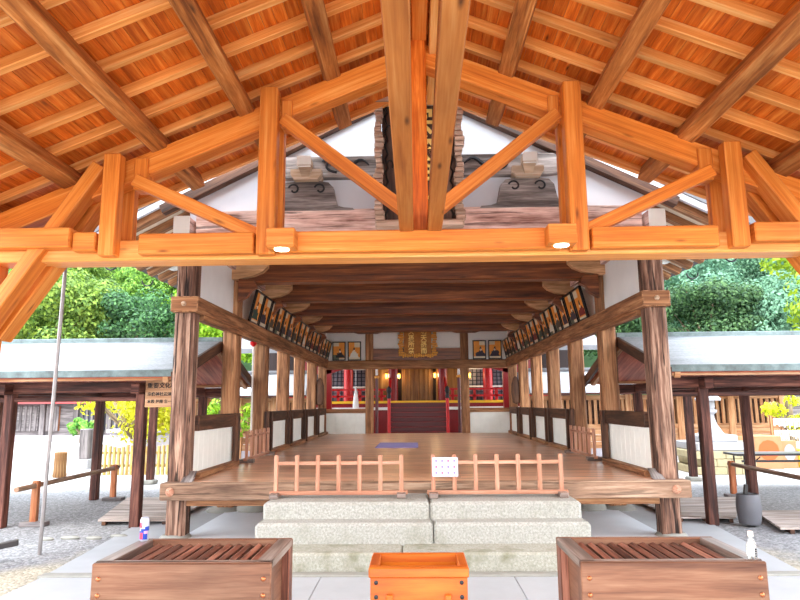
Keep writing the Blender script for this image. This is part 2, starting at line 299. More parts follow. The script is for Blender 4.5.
# ------------------------------------------------------------------ geometry builder
class G:
    def __init__(s): s.v = []; s.f = []; s.m = []; s.uv = []
    def _add(s, pts, faces, ax=(1, 0, 0), m=0):
        o = len(s.v); ax = V3(ax).normalized()
        s.v += [tuple(p) for p in pts]
        ou, ov = rnd.uniform(0, 40), rnd.uniform(0, 40)
        P = [V3(p) for p in pts]
        for fc in faces:
            s.f.append([o+i for i in fc]); s.m.append(m)
            a, b, c = P[fc[0]], P[fc[1]], P[fc[2]]
            n = (b-a).cross(c-b)
            if n.length < 1e-12 and len(fc) > 3: n = (c-b).cross(P[fc[3]]-c)
            n = n.normalized() if n.length > 1e-12 else V3((0, 0, 1))
            t = ax.cross(n)
            if t.length < .35:
                u = V3((0, 0, 1)).cross(n) if abs(n.z) < .9 else V3((1, 0, 0)); u.normalize(); t = n.cross(u); k = .5
            else:
                t.normalize(); u = ax; k = 1.0
            s.uv.append([(P[i].dot(u)*k+ou, P[i].dot(t)+ov) for i in fc])
    def obox(s, c, X, Y, Z, hx, hy, hz, ax=None, bev=0.0, m=0):
        c = V3(c)
        if ax is None: ax = max(((hx, X), (hy, Y), (hz, Z)), key=lambda q: q[0])[1]
        b = min(bev, .45*min(hx, hy, hz))
        if b <= 0:
            pts = [c+X*(sx*hx)+Y*(sy*hy)+Z*(sz*hz) for sx in (-1, 1) for sy in (-1, 1) for sz in (-1, 1)]
            s._add(pts, [(0, 1, 3, 2), (4, 6, 7, 5), (0, 4, 5, 1), (2, 3, 7, 6), (0, 2, 6, 4), (1, 5, 7, 3)], ax, m); return
        pts = []; idx = {}
        for sx in (-1, 1):
            for sy in (-1, 1):
                for sz in (-1, 1):
                    for k in range(3):
                        h = [hx-b, hy-b, hz-b]; h[k] += b
                        idx[(sx, sy, sz, k)] = len(pts)
                        pts.append(c+X*(sx*h[0])+Y*(sy*h[1])+Z*(sz*h[2]))
        F = []
        q = [(-1, -1), (-1, 1), (1, 1), (1, -1)]
        for sg in (-1, 1):
            F.append([idx[(sg, a, d, 0)] for a, d in q]); F.append([idx[(a, sg, d, 1)] for a, d in q]); F.append([idx[(a, d, sg, 2)] for a, d in q])
        for a in (-1, 1):
            for d in (-1, 1):
                F.append([idx[(a, d, -1, 0)], idx[(a, d, 1, 0)], idx[(a, d, 1, 1)], idx[(a, d, -1, 1)]])
                F.append([idx[(a, -1, d, 0)], idx[(a, 1, d, 0)], idx[(a, 1, d, 2)], idx[(a, -1, d, 2)]])
                F.append([idx[(-1, a, d, 1)], idx[(1, a, d, 1)], idx[(1, a, d, 2)], idx[(-1, a, d, 2)]])
                for e in (-1, 1): F.append([idx[(a, d, e, k)] for k in range(3)])
        s._add(pts, F, ax, m)
    def box(s, x0, x1, y0, y1, z0, z1, ax=None, bev=0.0, m=0):
        if x0 > x1: x0, x1 = x1, x0
        if y0 > y1: y0, y1 = y1, y0
        s.obox(((x0+x1)/2, (y0+y1)/2, (z0+z1)/2), V3((1, 0, 0)), V3((0, 1, 0)), V3((0, 0, 1)), (x1-x0)/2, (y1-y0)/2, (z1-z0)/2,
               V3(ax) if ax else None, bev, m); return s
    def beam(s, p, q, w, h, up=(0, 0, 1), bev=0.0, m=0):
        p, q = V3(p), V3(q); d = (q-p); L = d.length; d.normalize()
        sd = d.cross(V3(up)).normalized(); u = sd.cross(d)
        s.obox((p+q)/2, d, sd, u, L/2, w/2, h/2, d, bev, m); return s
    def prism(s, pts, ext, ax=(1, 0, 0), m=0):
        n = len(pts); P = [V3(p) for p in pts]; e = V3(ext)
        s._add(P+[p+e for p in P], [list(range(n)), list(range(2*n-1, n-1, -1))]+[(i, (i+1) % n, n+(i+1) % n, n+i) for i in range(n)], ax, m); return s
    def cyl(s, p, q, r0, r1=None, n=12, m=0, ax=None):
        r1 = r0 if r1 is None else r1
        p, q = V3(p), V3(q); d = (q-p).normalized(); a = d.orthogonal().normalized(); b = d.cross(a)
        ring = lambda c, r: [c+(a*math.cos(2*PI*i/n)+b*math.sin(2*PI*i/n))*r for i in range(n)]
        s._add(ring(p, r0)+ring(q, r1), [list(range(n-1, -1, -1)), list(range(n, 2*n))]+[(i, (i+1) % n, n+(i+1) % n, n+i) for i in range(n)], ax or d, m); return s
    def lathe(s, prof, c, n=16, m=0, sy=1.0, rot=None):
        c = V3(c); pts = []; F = []
        for r, z in prof:
            for i in range(n):
                p = V3((r*math.cos(2*PI*i/n), sy*r*math.sin(2*PI*i/n), z))
                if rot: p = rot @ p
                pts.append(c+p)
        for k in range(len(prof)-1):
            for i in range(n):
                j = (i+1) % n; F.append((k*n+i, k*n+j, (k+1)*n+j, (k+1)*n+i))
        F.append(list(range(n-1, -1, -1))); F.append([(len(prof)-1)*n+i for i in range(n)])
        s._add(pts, F, rot @ V3((0, 0, 1)) if rot else (0, 0, 1), m); return s
    def tube(s, path, r, n=6, m=0):
        P = [V3(p) for p in path]; rr = r if isinstance(r, (list, tuple)) else [r]*len(P)
        pts = []; F = []
        d0 = (P[1]-P[0]).normalized(); a = d0.orthogonal().normalized()
        for k, p in enumerate(P):
            d = (P[min(k+1, len(P)-1)]-P[max(k-1, 0)]).normalized()
            a = (a-d*a.dot(d)).normalized(); b = d.cross(a)
            pts += [p+(a*math.cos(2*PI*i/n)+b*math.sin(2*PI*i/n))*rr[k] for i in range(n)]
        for k in range(len(P)-1):
            for i in range(n):
                j = (i+1) % n; F.append((k*n+i, k*n+j, (k+1)*n+j, (k+1)*n+i))
        F.append(list(range(n-1, -1, -1))); F.append([(len(P)-1)*n+i for i in range(n)])
        s._add(pts, F, P[-1]-P[0], m); return s
    def text(s, body, size, mat, m=0, depth=.004, sp=1.0):
        cu = bpy.data.curves.new('t', 'FONT'); cu.body = body; cu.size = size; cu.extrude = depth; cu.align_x = 'CENTER'; cu.align_y = 'CENTER'
        cu.resolution_u = 2; cu.space_line = sp; cu.offset = size*.018
        o = bpy.data.objects.new('t', cu); COL.objects.link(o)
        dg = bpy.context.evaluated_depsgraph_get(); me = bpy.data.meshes.new_from_object(o.evaluated_get(dg))
        s._add([mat @ v.co for v in me.vertices], [list(p.vertices) for p in me.polygons], (1, 0, 0), m)
        bpy.data.objects.remove(o); bpy.data.curves.remove(cu); bpy.data.meshes.remove(me); return s
    def quad(s, c, a, b, m=0):
        c = V3(c); s._add([c-a-b, c+a-b, c+a+b, c-a+b], [(0, 1, 2, 3)], (1, 0, 0), m)
    def mesh(s, name, mats, off=None, fix=True):
        me = bpy.data.meshes.new(name)
        me.from_pydata(s.v, [], s.f)
        uvl = me.uv_layers.new(name='UVMap')
        flat = [c for f in s.uv for t in f for c in t]
        uvl.data.foreach_set('uv', flat)
        me.polygons.foreach_set('material_index', s.m)
        for mt in (mats if isinstance(mats, (list, tuple)) else [mats]): me.materials.append(M[mt] if isinstance(mt, str) else mt)
        if off is not None: me.transform(Matrix.Translation(-V3(off)))
        if fix:
            bm = bmesh.new(); bm.from_mesh(me); bmesh.ops.recalc_face_normals(bm, faces=bm.faces); bm.to_mesh(me); bm.free()
        me.polygons.foreach_set('use_smooth', [True]*len(me.polygons))
        me.set_sharp_from_angle(angle=.6)
        me.update(); return me

def tag(o, label=None, cat=None, group=None, kind=None):
    for k, v in (('label', label), ('category', cat), ('group', group), ('kind', kind)):
        if v: o[k] = v
    return o
def thing(name, label, cat, loc=(0, 0, 0), rotz=0, group=None):
    o = bpy.data.objects.new(name, None); o.empty_display_size = .1; COL.objects.link(o)
    o.location = loc; o.rotation_euler = (0, 0, rotz)
    return tag(o, label, cat, group)
def part(root, name, g, mats, label=None, local=False, fix=True):
    """a mesh child; g is in world coordinates unless local"""
    base = root
    while base.parent: base = base.parent
    me = g.mesh(name, mats, None if local else base.location, fix)
    o = bpy.data.objects.new(name, me); COL.objects.link(o); o.parent = root
    if label: o['label'] = label
    return o
def single(name, g, mats, label, cat, loc=(0, 0, 0), group=None, local=False):
    me = g.mesh(name, mats, None if local else loc)
    o = bpy.data.objects.new(name, me); COL.objects.link(o); o.location = loc
    return tag(o, label, cat, group)
def struct(name, g, mats):
    o = bpy.data.objects.new(name, g.mesh(name, mats)); COL.objects.link(o); o['kind'] = 'structure'; return o
def dup(root, loc, rotz=None, label=None):
    r = root.copy(); COL.objects.link(r); r.location = loc
    if rotz is not None: r.rotation_euler = (0, 0, rotz)
    if label: r['label'] = label
    def rec(a, b):
        for ch in a.children:
            c = ch.copy(); COL.objects.link(c); c.parent = b; rec(ch, c)
    rec(root, r); return r

SIDE = {-1: 'signboard side', 1: 'stone lantern side'}

# ------------------------------------------------------------------ camera
def camera():
    P, YW, RL = [math.radians(a) for a in (9.28, -1.35, .5)]
    fwd = V3((math.sin(YW)*math.cos(P), math.cos(YW)*math.cos(P), math.sin(P)))
    right = V3((math.cos(YW), -math.sin(YW), 0)); down = -right.cross(fwd)
    rr = right*math.cos(RL)+down*math.sin(RL); dd = -right*math.sin(RL)+down*math.cos(RL)
    cd = bpy.data.cameras.new('camera'); cd.sensor_width = 36; cd.lens = 632/800*36; cd.clip_end = 500
    o = bpy.data.objects.new('camera', cd); COL.objects.link(o)
    R = Matrix((rr, -dd, -fwd)).transposed().to_4x4()
    o.matrix_world = Matrix.Translation((-.045, 0, 1.6)) @ R
    S.camera = o
camera()

# ------------------------------------------------------------------ the ground
g = G()
g._add([(-60, -14, -.03), (60, -14, -.03), (60, 60, -.03), (-60, 60, -.03)], [(0, 1, 2, 3)])
struct('gravel_ground', g, 'gravel')
# paved platform: large slabs with joints
g = G()
xs = [-3.62, -2.76, -.955, .85, 2.66, 3.5]
for a, b in zip(xs[:-1], xs[1:]):
    for y0, y1 in ((-4, -1.2), (-1.2, 1.9), (1.9, 5.0), (5.0, 6.24)):
        g.box(a+.004, b-.004, y0+.004, y1-.004, -.12, 0, bev=.004)
g.box(-3.62, 3.5, -4, 6.24, -.14, -.012)
struct('paved_floor', g, 'paving')
g = G(); g.box(-3.66, 3.6, 6.25, 6.38, -.12, .012, bev=.01); struct('trim_1', g, 'kerbstone')
g = G(); g.prism([(-3.66, 6.39, -.015), (3.6, 6.39, -.015), (3.95, 9.6, -.015), (4.1, 20.4, -.015), (-4.1, 20.4, -.015), (-3.92, 9.1, -.015)], (0, 0, -.1))
struct('platform_edge_floor', g, 'paving')
g = G(); g.box(-2.95, 2.95, 6.4, 20.3, -.1, -.003); struct('platform_floor', g, 'pale_floor')
# loose kerb stones at the sandy edge by the pole
for i, (x, y) in enumerate([(-4.62, 8.05), (-4.36, 8.12), (-4.05, 8.1), (-3.8, 8.22)]):
    g = G(); w = rnd.uniform(.1, .16)
    g.lathe([(w*.7, -.04), (w, 0), (w*.75, .015), (w*.2, .02)], (0, 0, -.01), 9, sy=.4)
    single('edging_stone', g, 'kerbstone', ['flat mossy edging stone in the gravel closest to the metal pole', 'second flat edging stone in the gravel counted from the metal pole', 'third flat edging stone in the gravel counted from the metal pole',
            'flat edging stone in the gravel beside the duckboard by the signboard'][i], 'stone', (x, y, 0), 'stones edging the gravel', local=True)

# ------------------------------------------------------------------ wooden canopy overhead
YT = 6.0; XC = .03
def chord_z(x): return 5.12-.418*abs(x-XC)
def purlin_z(x): return chord_z(x)+.26
can = thing('worship_canopy', 'fresh orange timber gable canopy roof over the offertory boxes', 'canopy roof', (XC, 4.2, 0))
PL = []
for s in (-1, 1):
    d = V3((s, 0, -.418)).normalized(); nrm = V3((s*.418, 0, 1)).normalized()
    for k, x in enumerate((.93, 1.83, 2.73, 3.63, 4.5)):
        X = XC+s*x; z = purlin_z(X)+.055
        g = G(); g.obox((X, 3.75, z), V3((0, 1, 0)), d, nrm, 3.6, .085, .09, None, .012)
        part(can, 'purlin', g, 'purlin', 'rough brown log purlin' if k == 0 and s < 0 else None)
    # boards
    g = G()
    nb = 44; bw = .118; z0 = purlin_z(XC)+.145+.085
    for k in range(nb):
        c = V3((XC+s*.01, 3.92, z0+.012))+d*(bw*(k+.5))
        g.obox(c, V3((0, 1, 0)), d, nrm, 3.7, bw/2-.0015, .012, None)
    part(can, 'roof_board', g, 'board')
    g = G(); g.obox(V3((XC, 3.92, z0+.05))+d*(nb*bw/2), V3((0, 1, 0)), d, nrm, 3.68, nb*bw/2, .02); part(can, 'roof_sheet', g, 'verdigris')
    for k in range(17):
        y = 7.55-.44*k
        g = G(); p = V3((XC+s*.0, y, z0-.043)); g.beam(p, p+d*5.25, .075, .09, nrm, .006)
        part(can, 'rafter', g, 'newlight')
g = G(); g.box(XC-.075, XC+.085, .3, 7.3, 5.32, 5.52, bev=.01); part(can, 'ridge_beam', g, 'new')
for dx in (-.13, .15):
    g = G(); g.box(XC+dx-.045, XC+dx+.045, 0.3, 7.3, 5.22, 5.44, bev=.008); part(can, 'ridge_rail', g, 'newlight')
for yy in (YT, .55):
    o = yy-YT
    def bx(n, x0, x1, y0, y1, z0, z1, mt='new', bev=.012, ax=None):
        g = G(); g.box(x0, x1, y0+o, y1+o, z0, z1, ax, bev); return part(can, n, g, mt)
    bx('tie_beam', -4.5, 4.55, 6.1, 6.4, 3.03, 3.24, 'newlight')
    for a, b in ((-2.76, -1.62), (-1.38, 1.4), (1.68, 2.9)): bx('tie_cheek', a, b, 5.98, 6.1, 3.065, 3.275)
    for a, b in ((-3.42, -3.19), (3.24, 3.9)): bx('tie_cheek', a, b, 5.98, 6.1, 3.11, 3.3)
    for a, b in ((-4.4, -3.425),): bx('tie_cheek', a, b, 5.94, 6.1, 3.14, 3.34)
    for X in (-1.5, 1.57): bx('queen_post', X-.095, X+.085, 5.98, 6.13, 3.05, chord_z(X)+.33); bx('queen_post', X-.08, X+.08, 6.36, 6.48, 3.05, chord_z(X)+.2)
    for X in (-3.08, 3.11): bx('outer_post', X-.085, X+.085, 5.98, 6.12, 3.06, chord_z(X)+.3); bx('outer_post', X-.075, X+.075, 6.36, 6.48, 3.2, chord_z(X)+.18)
    bx('king_post', XC-.095, XC+.07, 6.05, 6.3, 3.2, 5.34, 'board')
    for s in (-1, 1):
        g = G(); g.beam((XC, 6.25+o, 5.245), (XC+s*4.7, 6.25+o, 5.245-.418*4.7), .2, .235, bev=.012); part(can, 'top_chord', g, 'new')
        g = G(); g.beam((XC+s*1.42, 6.16+o, 4.52), (XC+s*.14, 6.16+o, 3.5), .13, .14, (0, -1, 0), .008); part(can, 'brace', g, 'new')
        g = G(); g.beam((XC+s*2.93, 6.16+o, 3.88), (XC+s*1.62, 6.16+o, 3.27), .13, .14, (0, -1, 0), .008); part(can, 'brace', g, 'new')
        g = G(); g.box(XC+s*2.8, XC+s*2.94, 6.12+o, 6.3+o, 3.78, 4.12, bev=.008); part(can, 'brace_block', g, 'new')
        g = G(); g.box(XC+s*1.32, XC+s*1.43, 6.12+o, 6.3+o, 4.42, 4.72, bev=.008); part(can, 'brace_block', g, 'new')
        for yb in (6.12, 6.42):
            g = G(); dd = .0 if yb < 6.2 else .03
            g.beam((XC+s*(3.26-dd), yb+o, 4.02), (XC+s*4.38, yb+o, 2.3), .14, .22, (0, -1, 0), .01); part(can, 'knee_brace', g, 'new')
        g = G(); g.box(XC+s*4.33, XC+s*4.58, 6.12+o, 6.4+o, -.02, 3.55, bev=.015); part(can, 'main_post', g, 'new')
for x0, x1 in ((-.185, -.05), (.09, .23)):
    g = G(); g.beam(((x0+x1)/2, 6.08, 3.335), ((x0+x1)/2, .5, 3.59), .137, .17, bev=.008); part(can, 'longitudinal_tie', g, 'strut')
for s in (-1, 1):
    g = G(); g.box(XC+s*4.35, XC+s*4.55, 0.3, 7.0, 3.4, 3.6, bev=.01); part(can, 'eave_beam', g, 'new')
# downlight boxes on the tie beam
for X, lb in ((-1.315, 'small wooden downlight box on the tie beam beside the carved plaque, signboard side'), (1.355, 'small wooden downlight box on the tie beam, stone lantern side')):
    t = thing('downlight_box', lb, 'lamp', (X, 5.88, 3.07), 0, 'wooden downlight boxes')
    g = G(); g.box(-.135, .135, -.09, .1, .0, .19, bev=.008); part(t, 'lamp_housing', g, 'new', local=True)
    g = G(); g.cyl((.0, 0, .004), (.0, 0, -.008), .07, n=20); part(t, 'lamp_glass', g, 'downlight', 'white glowing lamp glass', local=True)
    L = bpy.data.lights.new('downlight', 'SPOT'); L.energy = 25; L.spot_size = 2.0; L.shadow_soft_size = .06; L.color = (1, .93, .8)
    lo = bpy.data.objects.new('downlight', L); COL.objects.link(lo); lo.location = (X, 5.88, 3.05)

# ------------------------------------------------------------------ worship hall
ZF = .676
hall = thing('worship_hall', 'weathered timber shrine hall with open deck behind the stone steps', 'shrine hall', (0, 8.07, 0))
CY = [8.07, 10.12, 12.1, 14.12, 16.08, 18.05, 20.07]
def hp(n, g, mt, label=None): return part(hall, n, g, mt, label)
for s in (-1, 1):
    for k, y in enumerate(CY):
        g = G(); r = .127 if k == 0 else .125
        if k == 0:
            for z0, z1, q in ((-.02, .5, .122), (.45, 3.75, .127)): g.obox((s*3.0, y, (z0+z1)/2), V3((1, 0, 0)), V3((0, 1, 0)), V3((0, 0, 1)), q, q, (z1-z0)/2, None, .04)
        else:
            g.box(s*3.0-r, s*3.0+r, y-r, y+r, -.02, 3.75, bev=.03)
        hp('column', g, 'pillar' if k == 0 else 'aged', 'deeply cracked grey-brown front column' if k == 0 else None)
        g = G(); w = rnd.uniform(.26, .3) if k else .19
        g.lathe([(w, -.03), (w*1.05, .0), (w*.85, .045), (w*.5, .06)], (s*3.0+s*.02, y, -.01), 11); hp('foundation_stone', g, 'kerbstone')
        if 0 < k < 6:
            # dark jamb stud on the inner face
            g = G(); g.box(s*2.79, s*2.87, y-.2 if k != 1 else y-.24, y-.1 if k != 1 else y-.13, ZF, 1.47, bev=.006); hp('jamb_stud', g, 'dark')
            g = G(); g.box(s*2.79, s*2.87, y+.1, y+.2, ZF, 1.47, bev=.006)
            if k not in (1,): hp('jamb_stud', g, 'dark')
    # side tie (two hugging timbers with a block end)
    g = G(); g.box(s*2.79, s*3.14, 7.84, 20.2, 2.767, 2.967, bev=.012); hp('side_tie', g, 'aged')
    g = G(); g.cyl((s*2.97, 7.85, 2.87), (s*2.97, 7.8, 2.87), .035, .022, 10); hp('peg', g, 'paletimber')
    g = G(); g.box(s*2.83, s*2.9, 8.2, 19.95, 2.70, 2.767); hp('tie_moulding', g, 'aged')
    # deck side beam, waist panels
    g = G(); g.box(s*2.85, s*3.1, 8.0, 20.1, .475, .672, bev=.01); hp('deck_side_beam', g, 'deckbeam')
    for k in (0, 2, 3, 4, 5):
        y0, y1 = CY[k]+.15, CY[k+1]-.15
        g = G(); g.box(s*2.84, s*2.98, y0, y1, 1.27, 1.465, bev=.008); hp('waist_rail', g, 'dark')
        g = G()
        nb = 9
        for j in range(nb):
            a = y0+(y1-y0)*j/nb; g.box(s*2.9, s*2.94, a+.003, a+(y1-y0)/nb-.003, ZF+.06, 1.28, (0, 0, 1), .004)
        g.box(s*2.915, s*2.935, y0, y1, ZF+.06, 1.28)
        hp('waist_panel', g, 'wpaint', 'white painted board panel')
        g = G(); g.box(s*2.78, s*2.96, y0-.05, y1, ZF, ZF+.075, bev=.008); hp('sill_rail', g, 'aged')
    # pale wedge foot in front of the sill
    g = G(); g.prism([(s*2.78, 7.86, ZF), (s*2.92, 7.86, ZF), (s*2.9, 8.05, ZF+.11), (s*2.8, 8.05, ZF+.11)], (0, .06, 0), (0, 1, 0)); hp('sill_wedge', g, 'grey')
    # plaster above the tie
    for k in range(6):
        g = G(); g.box(s*2.97, s*3.03, CY[k]+.12, CY[k+1]-.12, 2.96, 3.75); hp('upper_wall', g, 'plaster')
    # wall plate purlins with white painted ends
    g = G(); g.box(s*2.9, s*3.1, 7.72, 20.6, 3.74, 3.98, bev=.01); wp = hp('wall_plate', g, 'rainbow')
    g = G(); g.prism([(s*2.9, 7.7, 3.74), (s*3.1, 7.7, 3.74), (s*3.1, 7.7, 3.98), (s*2.9, 7.7, 3.98)], (0, .03, 0)); part(wp, 'painted_end', g, 'wpaint', 'white painted beam end')
    g = G(); g.prism([(s*3.0-.09, 7.75, 3.745), (s*3.0-.09, 8.2, 3.745), (s*3.0-.09, 8.2, 3.46), (s*3.0-.09, 8.02, 3.48), (s*3.0-.09, 7.86, 3.58)], (.18, 0, 0), (0, 1, 0)); hp('end_bracket', g, 'grey')
    g = G(); g.box(s*1.36, s*1.53, 7.68, 8.4, 4.6, 4.74, bev=.006); pu = hp('gable_purlin', g, 'paletimber')
    g = G(); g.box(s*1.355, s*1.535, 7.665, 7.69, 4.595, 4.745); part(pu, 'painted_end', g, 'wpaint', 'white painted beam end')
    # eave: rafters, pale boards, tile roof, hooks
    sl = V3((s, 0, -.52)).normalized(); nn = V3((s*.52, 0, 1)).normalized()
    L = 4.3*math.sqrt(1+.52**2); top = V3((0, 0, 5.97))
    g = G(); g.obox(top+sl*(L/2)+V3((0, 14.25, 0))+nn*.03, V3((0, 1, 0)), sl, nn, 6.3, L/2, .03); hp('soffit_board', g, 'cream')
    g = G(); g.obox(top+sl*(L/2+.04)+V3((0, 14.25, 0))+nn*.13, V3((0, 1, 0)), sl, nn, 6.33, L/2+.08, .07)
    for j in range(50):
        c = top+sl*(L+.06)+V3((0, 8.05+.25*j, 0))+nn*.14; g.cyl(c-sl*.5, c+sl*.07, .085, n=8)
    hp('roof_tile', g, 'darktile')
    for j in range(29):
        y = 8.1+.43*j; g = G(); p = top+V3((0, y, 0))-nn*.05
        g.beam(p+sl*1.2, p+sl*(L+.02), .13, .1, nn, .008); hp('eave_rafter', g, 'aged')
    for j in range(5):
        c = top+sl*(L+.1)+V3((0, 8.75+1.25*j, -.02)); g = G()
        g.tube([c+V3((s*(.09*math.cos(a)), 0, .09*math.sin(a)-.06)) for a in [PI*(1+q/8) for q in range(9)]], .012, 6); hp('gutter_hook', g, 'iron')
    # barge boards
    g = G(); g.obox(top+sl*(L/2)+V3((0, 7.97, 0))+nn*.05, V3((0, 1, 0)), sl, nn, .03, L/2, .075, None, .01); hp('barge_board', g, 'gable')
    g = G(); g.beam(V3((0, 7.93, 5.8)), V3((s*3.35, 7.93, 5.8-.5*3.35)), .12, .13, bev=.008); hp('gable_strip', g, 'dark')
    # beam noses out under the eave
    g = G(); g.cyl((s*4.0, 9.95, 3.9), (s*4.0, 10.1, 3.9), .12, n=16); no = hp('beam_nose', g, 'wpaint', 'white painted beam nose')
    g = G(); g.tube([V3((s*4.0+.018*t*math.cos(t*1.25), 9.945, 3.9+.018*t*math.sin(t*1.25))) for t in [q*.35 for q in range(16)]], .014, 5); part(no, 'scroll_line', g, 'ink', 'black scroll')
    # frog-leg strut, bearing block, bracket arm
    cx = s*1.43
    out = [(-.62, 4.075), (-.6, 4.1), (-.48, 4.11), (-.4, 4.135), (-.37, 4.25), (-.345, 4.38), (-.28, 4.45), (-.1, 4.48)]
    poly = [(cx+a, 7.86, z) for a, z in out]+[(cx-a, 7.86, z) for a, z in reversed(out)]
    g = G(); g.prism(poly, (0, .16, 0)); fs = hp('frog_leg_strut', g, 'grey')
    for q in (-1, 1):
        g = G(); g.tube([V3((cx+q*(.17+.075*math.cos(a)*(1-.045*i)), 7.855, 4.36+.075*math.sin(a)*(1-.045*i))) for i, a in enumerate([(.3 if q < 0 else .1)*0+PI*(.9 if q > 0 else .1)+q*-i*.42 for i in range(14)])], .013, 5)
        part(fs, 'scroll_line', g, 'ink', 'black scroll')
    g = G(); g.prism([(cx-.15, 7.76, 4.46), (cx+.15, 7.76, 4.46), (cx+.2, 7.76, 4.53), (cx+.2, 7.76, 4.6), (cx-.2, 7.76, 4.6), (cx-.2, 7.76, 4.53)], (0, .26, 0)); hp('bearing_block', g, 'paletimber')
    g = G(); g.prism([(cx-.09, 7.66, 4.62), (cx+.09, 7.66, 4.62), (cx+.05, 7.74, 4.49), (cx-.05, 7.74, 4.49)], (0, .2, .0)); hp('carved_nose', g, 'paletimber')
    g = G(); g.tube([V3((s*(.62+.62*t), 7.865, 4.68+.07*math.sin(t*9)+.03*t)) for t in [q/14 for q in range(15)]], [.01+.02*math.sin(PI*q/14) for q in range(15)], 5); hp('scroll_line', g, 'ink', 'black painted vine scroll')
    g = G(); g.tube([V3((s*(1.02+.16*math.sin(a)), 7.865, 4.68+.09*math.cos(a))) for a in [q*.3 for q in range(11)]], .018, 5); hp('scroll_line', g, 'ink', 'black painted vine scroll')
# front beams of the gable
g = G()
n = 24; lo = []; hi = []
for i in range(n+1):
    x = -2.87+5.74*i/n; t = abs(x)/2.87
    lo.append((x, 7.87, 3.62-.06*t**2-(.1 if t > .93 else 0))); hi.append((x, 7.87, 4.09-.015*t**4))
g.prism(lo+hi[::-1], (0, .26, 0)); hp('rainbow_beam', g, 'rainbow', 'pale weathered curved main beam')
g = G(); z0, z1 = 4.53, 4.81
pts = [(-1.98, 7.88, 4.62), (-1.9, 7.88, 4.55), (-1.7, 7.88, z0), (1.7, 7.88, z0), (1.9, 7.88, 4.55), (1.98, 7.88, 4.62), (1.92, 7.88, 4.74), (1.78, 7.88, z1), (-1.78, 7.88, z1), (-1.92, 7.88, 4.74)]
g.prism(pts, (0, .14, 0)); hp('upper_rainbow_beam', g, 'grey')
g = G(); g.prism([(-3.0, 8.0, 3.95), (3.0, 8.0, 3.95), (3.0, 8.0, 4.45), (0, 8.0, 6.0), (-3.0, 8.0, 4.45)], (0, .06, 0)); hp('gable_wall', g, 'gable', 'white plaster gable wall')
g = G(); g.box(-.14, .14, 7.86, 8.0, 4.81, 5.75, bev=.01); hp('gable_strut', g, 'grey')
# deck
g = G(); g.box(-3.13, 3.18, 7.76, 8.0, .475, .675, bev=.012); db = hp('deck_front_beam', g, 'deckbeam')
for s in (-1, 1):
    g = G(); g.lathe([(.05, 0), (.052, .02), (.03, .045), (.012, .05)], (s*3.0, 7.765, .575), 12, rot=Matrix.Rotation(PI/2, 3, 'X')); part(db, 'peg', g, 'fence', 'round reddish peg head')
g = G(); g.box(-2.86, 2.86, 7.93, 8.12, .385, .475, bev=.008); hp('deck_lower_beam', g, 'aged')
g = G(); y = 7.86
while y < 20.1:
    w = rnd.uniform(.2, .27); cuts = [-2.85, rnd.uniform(-1.2, 1.2), 2.85]
    for a, b in zip(cuts[:-1], cuts[1:]): g.box(a+.001, b-.001, y+.0015, min(y+w, 20.2)-.0015, .63, ZF, (1, 0, 0), .003)
    y += w
g.box(-2.85, 2.85, 8.0, 20.1, .6, .64); hp('deck_floor', g, 'deck')
for x in (-1.5, 1.5):
    g = G(); g.box(x-.1, x+.1, 8.3, 8.5, -.02, .62, bev=.01); hp('deck_stub', g, 'aged')
    g = G(); g.lathe([(.3, -.03), (.33, 0), (.26, .09), (.1, .12)], (x, 8.4, -.01), 11); hp('foundation_stone', g, 'kerbstone')
for s in (-1, 1):
    g = G(); g.lathe([(.28, -.03), (.3, .02), (.25, .1), (.1, .13)], (s*2.55, 10.1, -.01), 11); hp('foundation_stone', g, 'kerbstone')
# ceiling
g = G(); g.box(-3.0, 3.0, 8.15, 20.1, 3.97, 4.02); hp('hall_ceiling', g, 'beam')
for k in range(1, 6):
    y = CY[k]
    g = G(); g.box(-2.95, 2.95, y-.13, y+.13, 3.55+.025*max(0, k-2), 3.97, (1, 0, 0), .02); hp('ceiling_beam', g, 'beam')
    for s in (-1, 1):
        g = G()
        pr = [(s*3.32, 3.8), (s*3.3, 3.68), (s*3.12, 3.6), (s*2.9, 3.58), (s*2.62, 3.64), (s*2.48, 3.7), (s*2.4, 3.78), (s*2.4, 3.9), (s*3.1, 3.9)]
        g.prism([(a, y-.26, z) for a, z in pr], (0, .14, 0)); hp('boat_bracket', g, 'bracket')
        g = G(); g.prism([(s*2.86, y-.25, 3.6), (s*2.62, y-.25, 3.56), (s*2.56, y-.25, 3.45), (s*2.66, y-.25, 3.4), (s*2.72, y-.25, 3.3), (s*2.86, y-.25, 3.22)], (0, .12, 0)); hp('carved_nose', g, 'beam')
# rear wall of the hall
YB = 20.07
for s in (-1, 1):
    g = G(); g.box(s*1.5-.125, s*1.5+.125, YB-.12, YB+.12, .6, 3.85, bev=.02); hp('rear_column', g, 'aged')
    g = G(); g.box(s*1.6, s*2.88, YB-.04, YB+.04, 2.94, 3.97); hp('rear_wall', g, 'plaster')
    g = G(); g.box(s*1.6, s*2.88, YB-.08, YB+.06, 1.31, 1.44, bev=.008); hp('waist_rail', g, 'aged')
    g = G()
    for j in range(4): a = 1.62+1.24*j/4; g.box(s*(a+.004), s*(a+.306), YB-.04, YB, ZF, 1.31, (0, 0, 1), .004)
    g.box(s*1.62, s*2.86, YB-.02, YB, ZF, 1.31); hp('waist_panel', g, 'wpaint', 'white painted board panel')
    g = G(); pr = [(-.56, 3.93), (-.5, 3.84), (-.3, 3.78), (.3, 3.78), (.5, 3.84), (.56, 3.93)]
    g.prism([(s*1.55+a, YB-.3, z) for a, z in pr], (0, .2, 0)); hp('boat_bracket', g, 'beam')
g = G(); g.box(-2.9, 2.9, YB-.14, YB+.1, 2.67, 2.94, (1, 0, 0), .012); hp('rear_tie', g, 'aged')
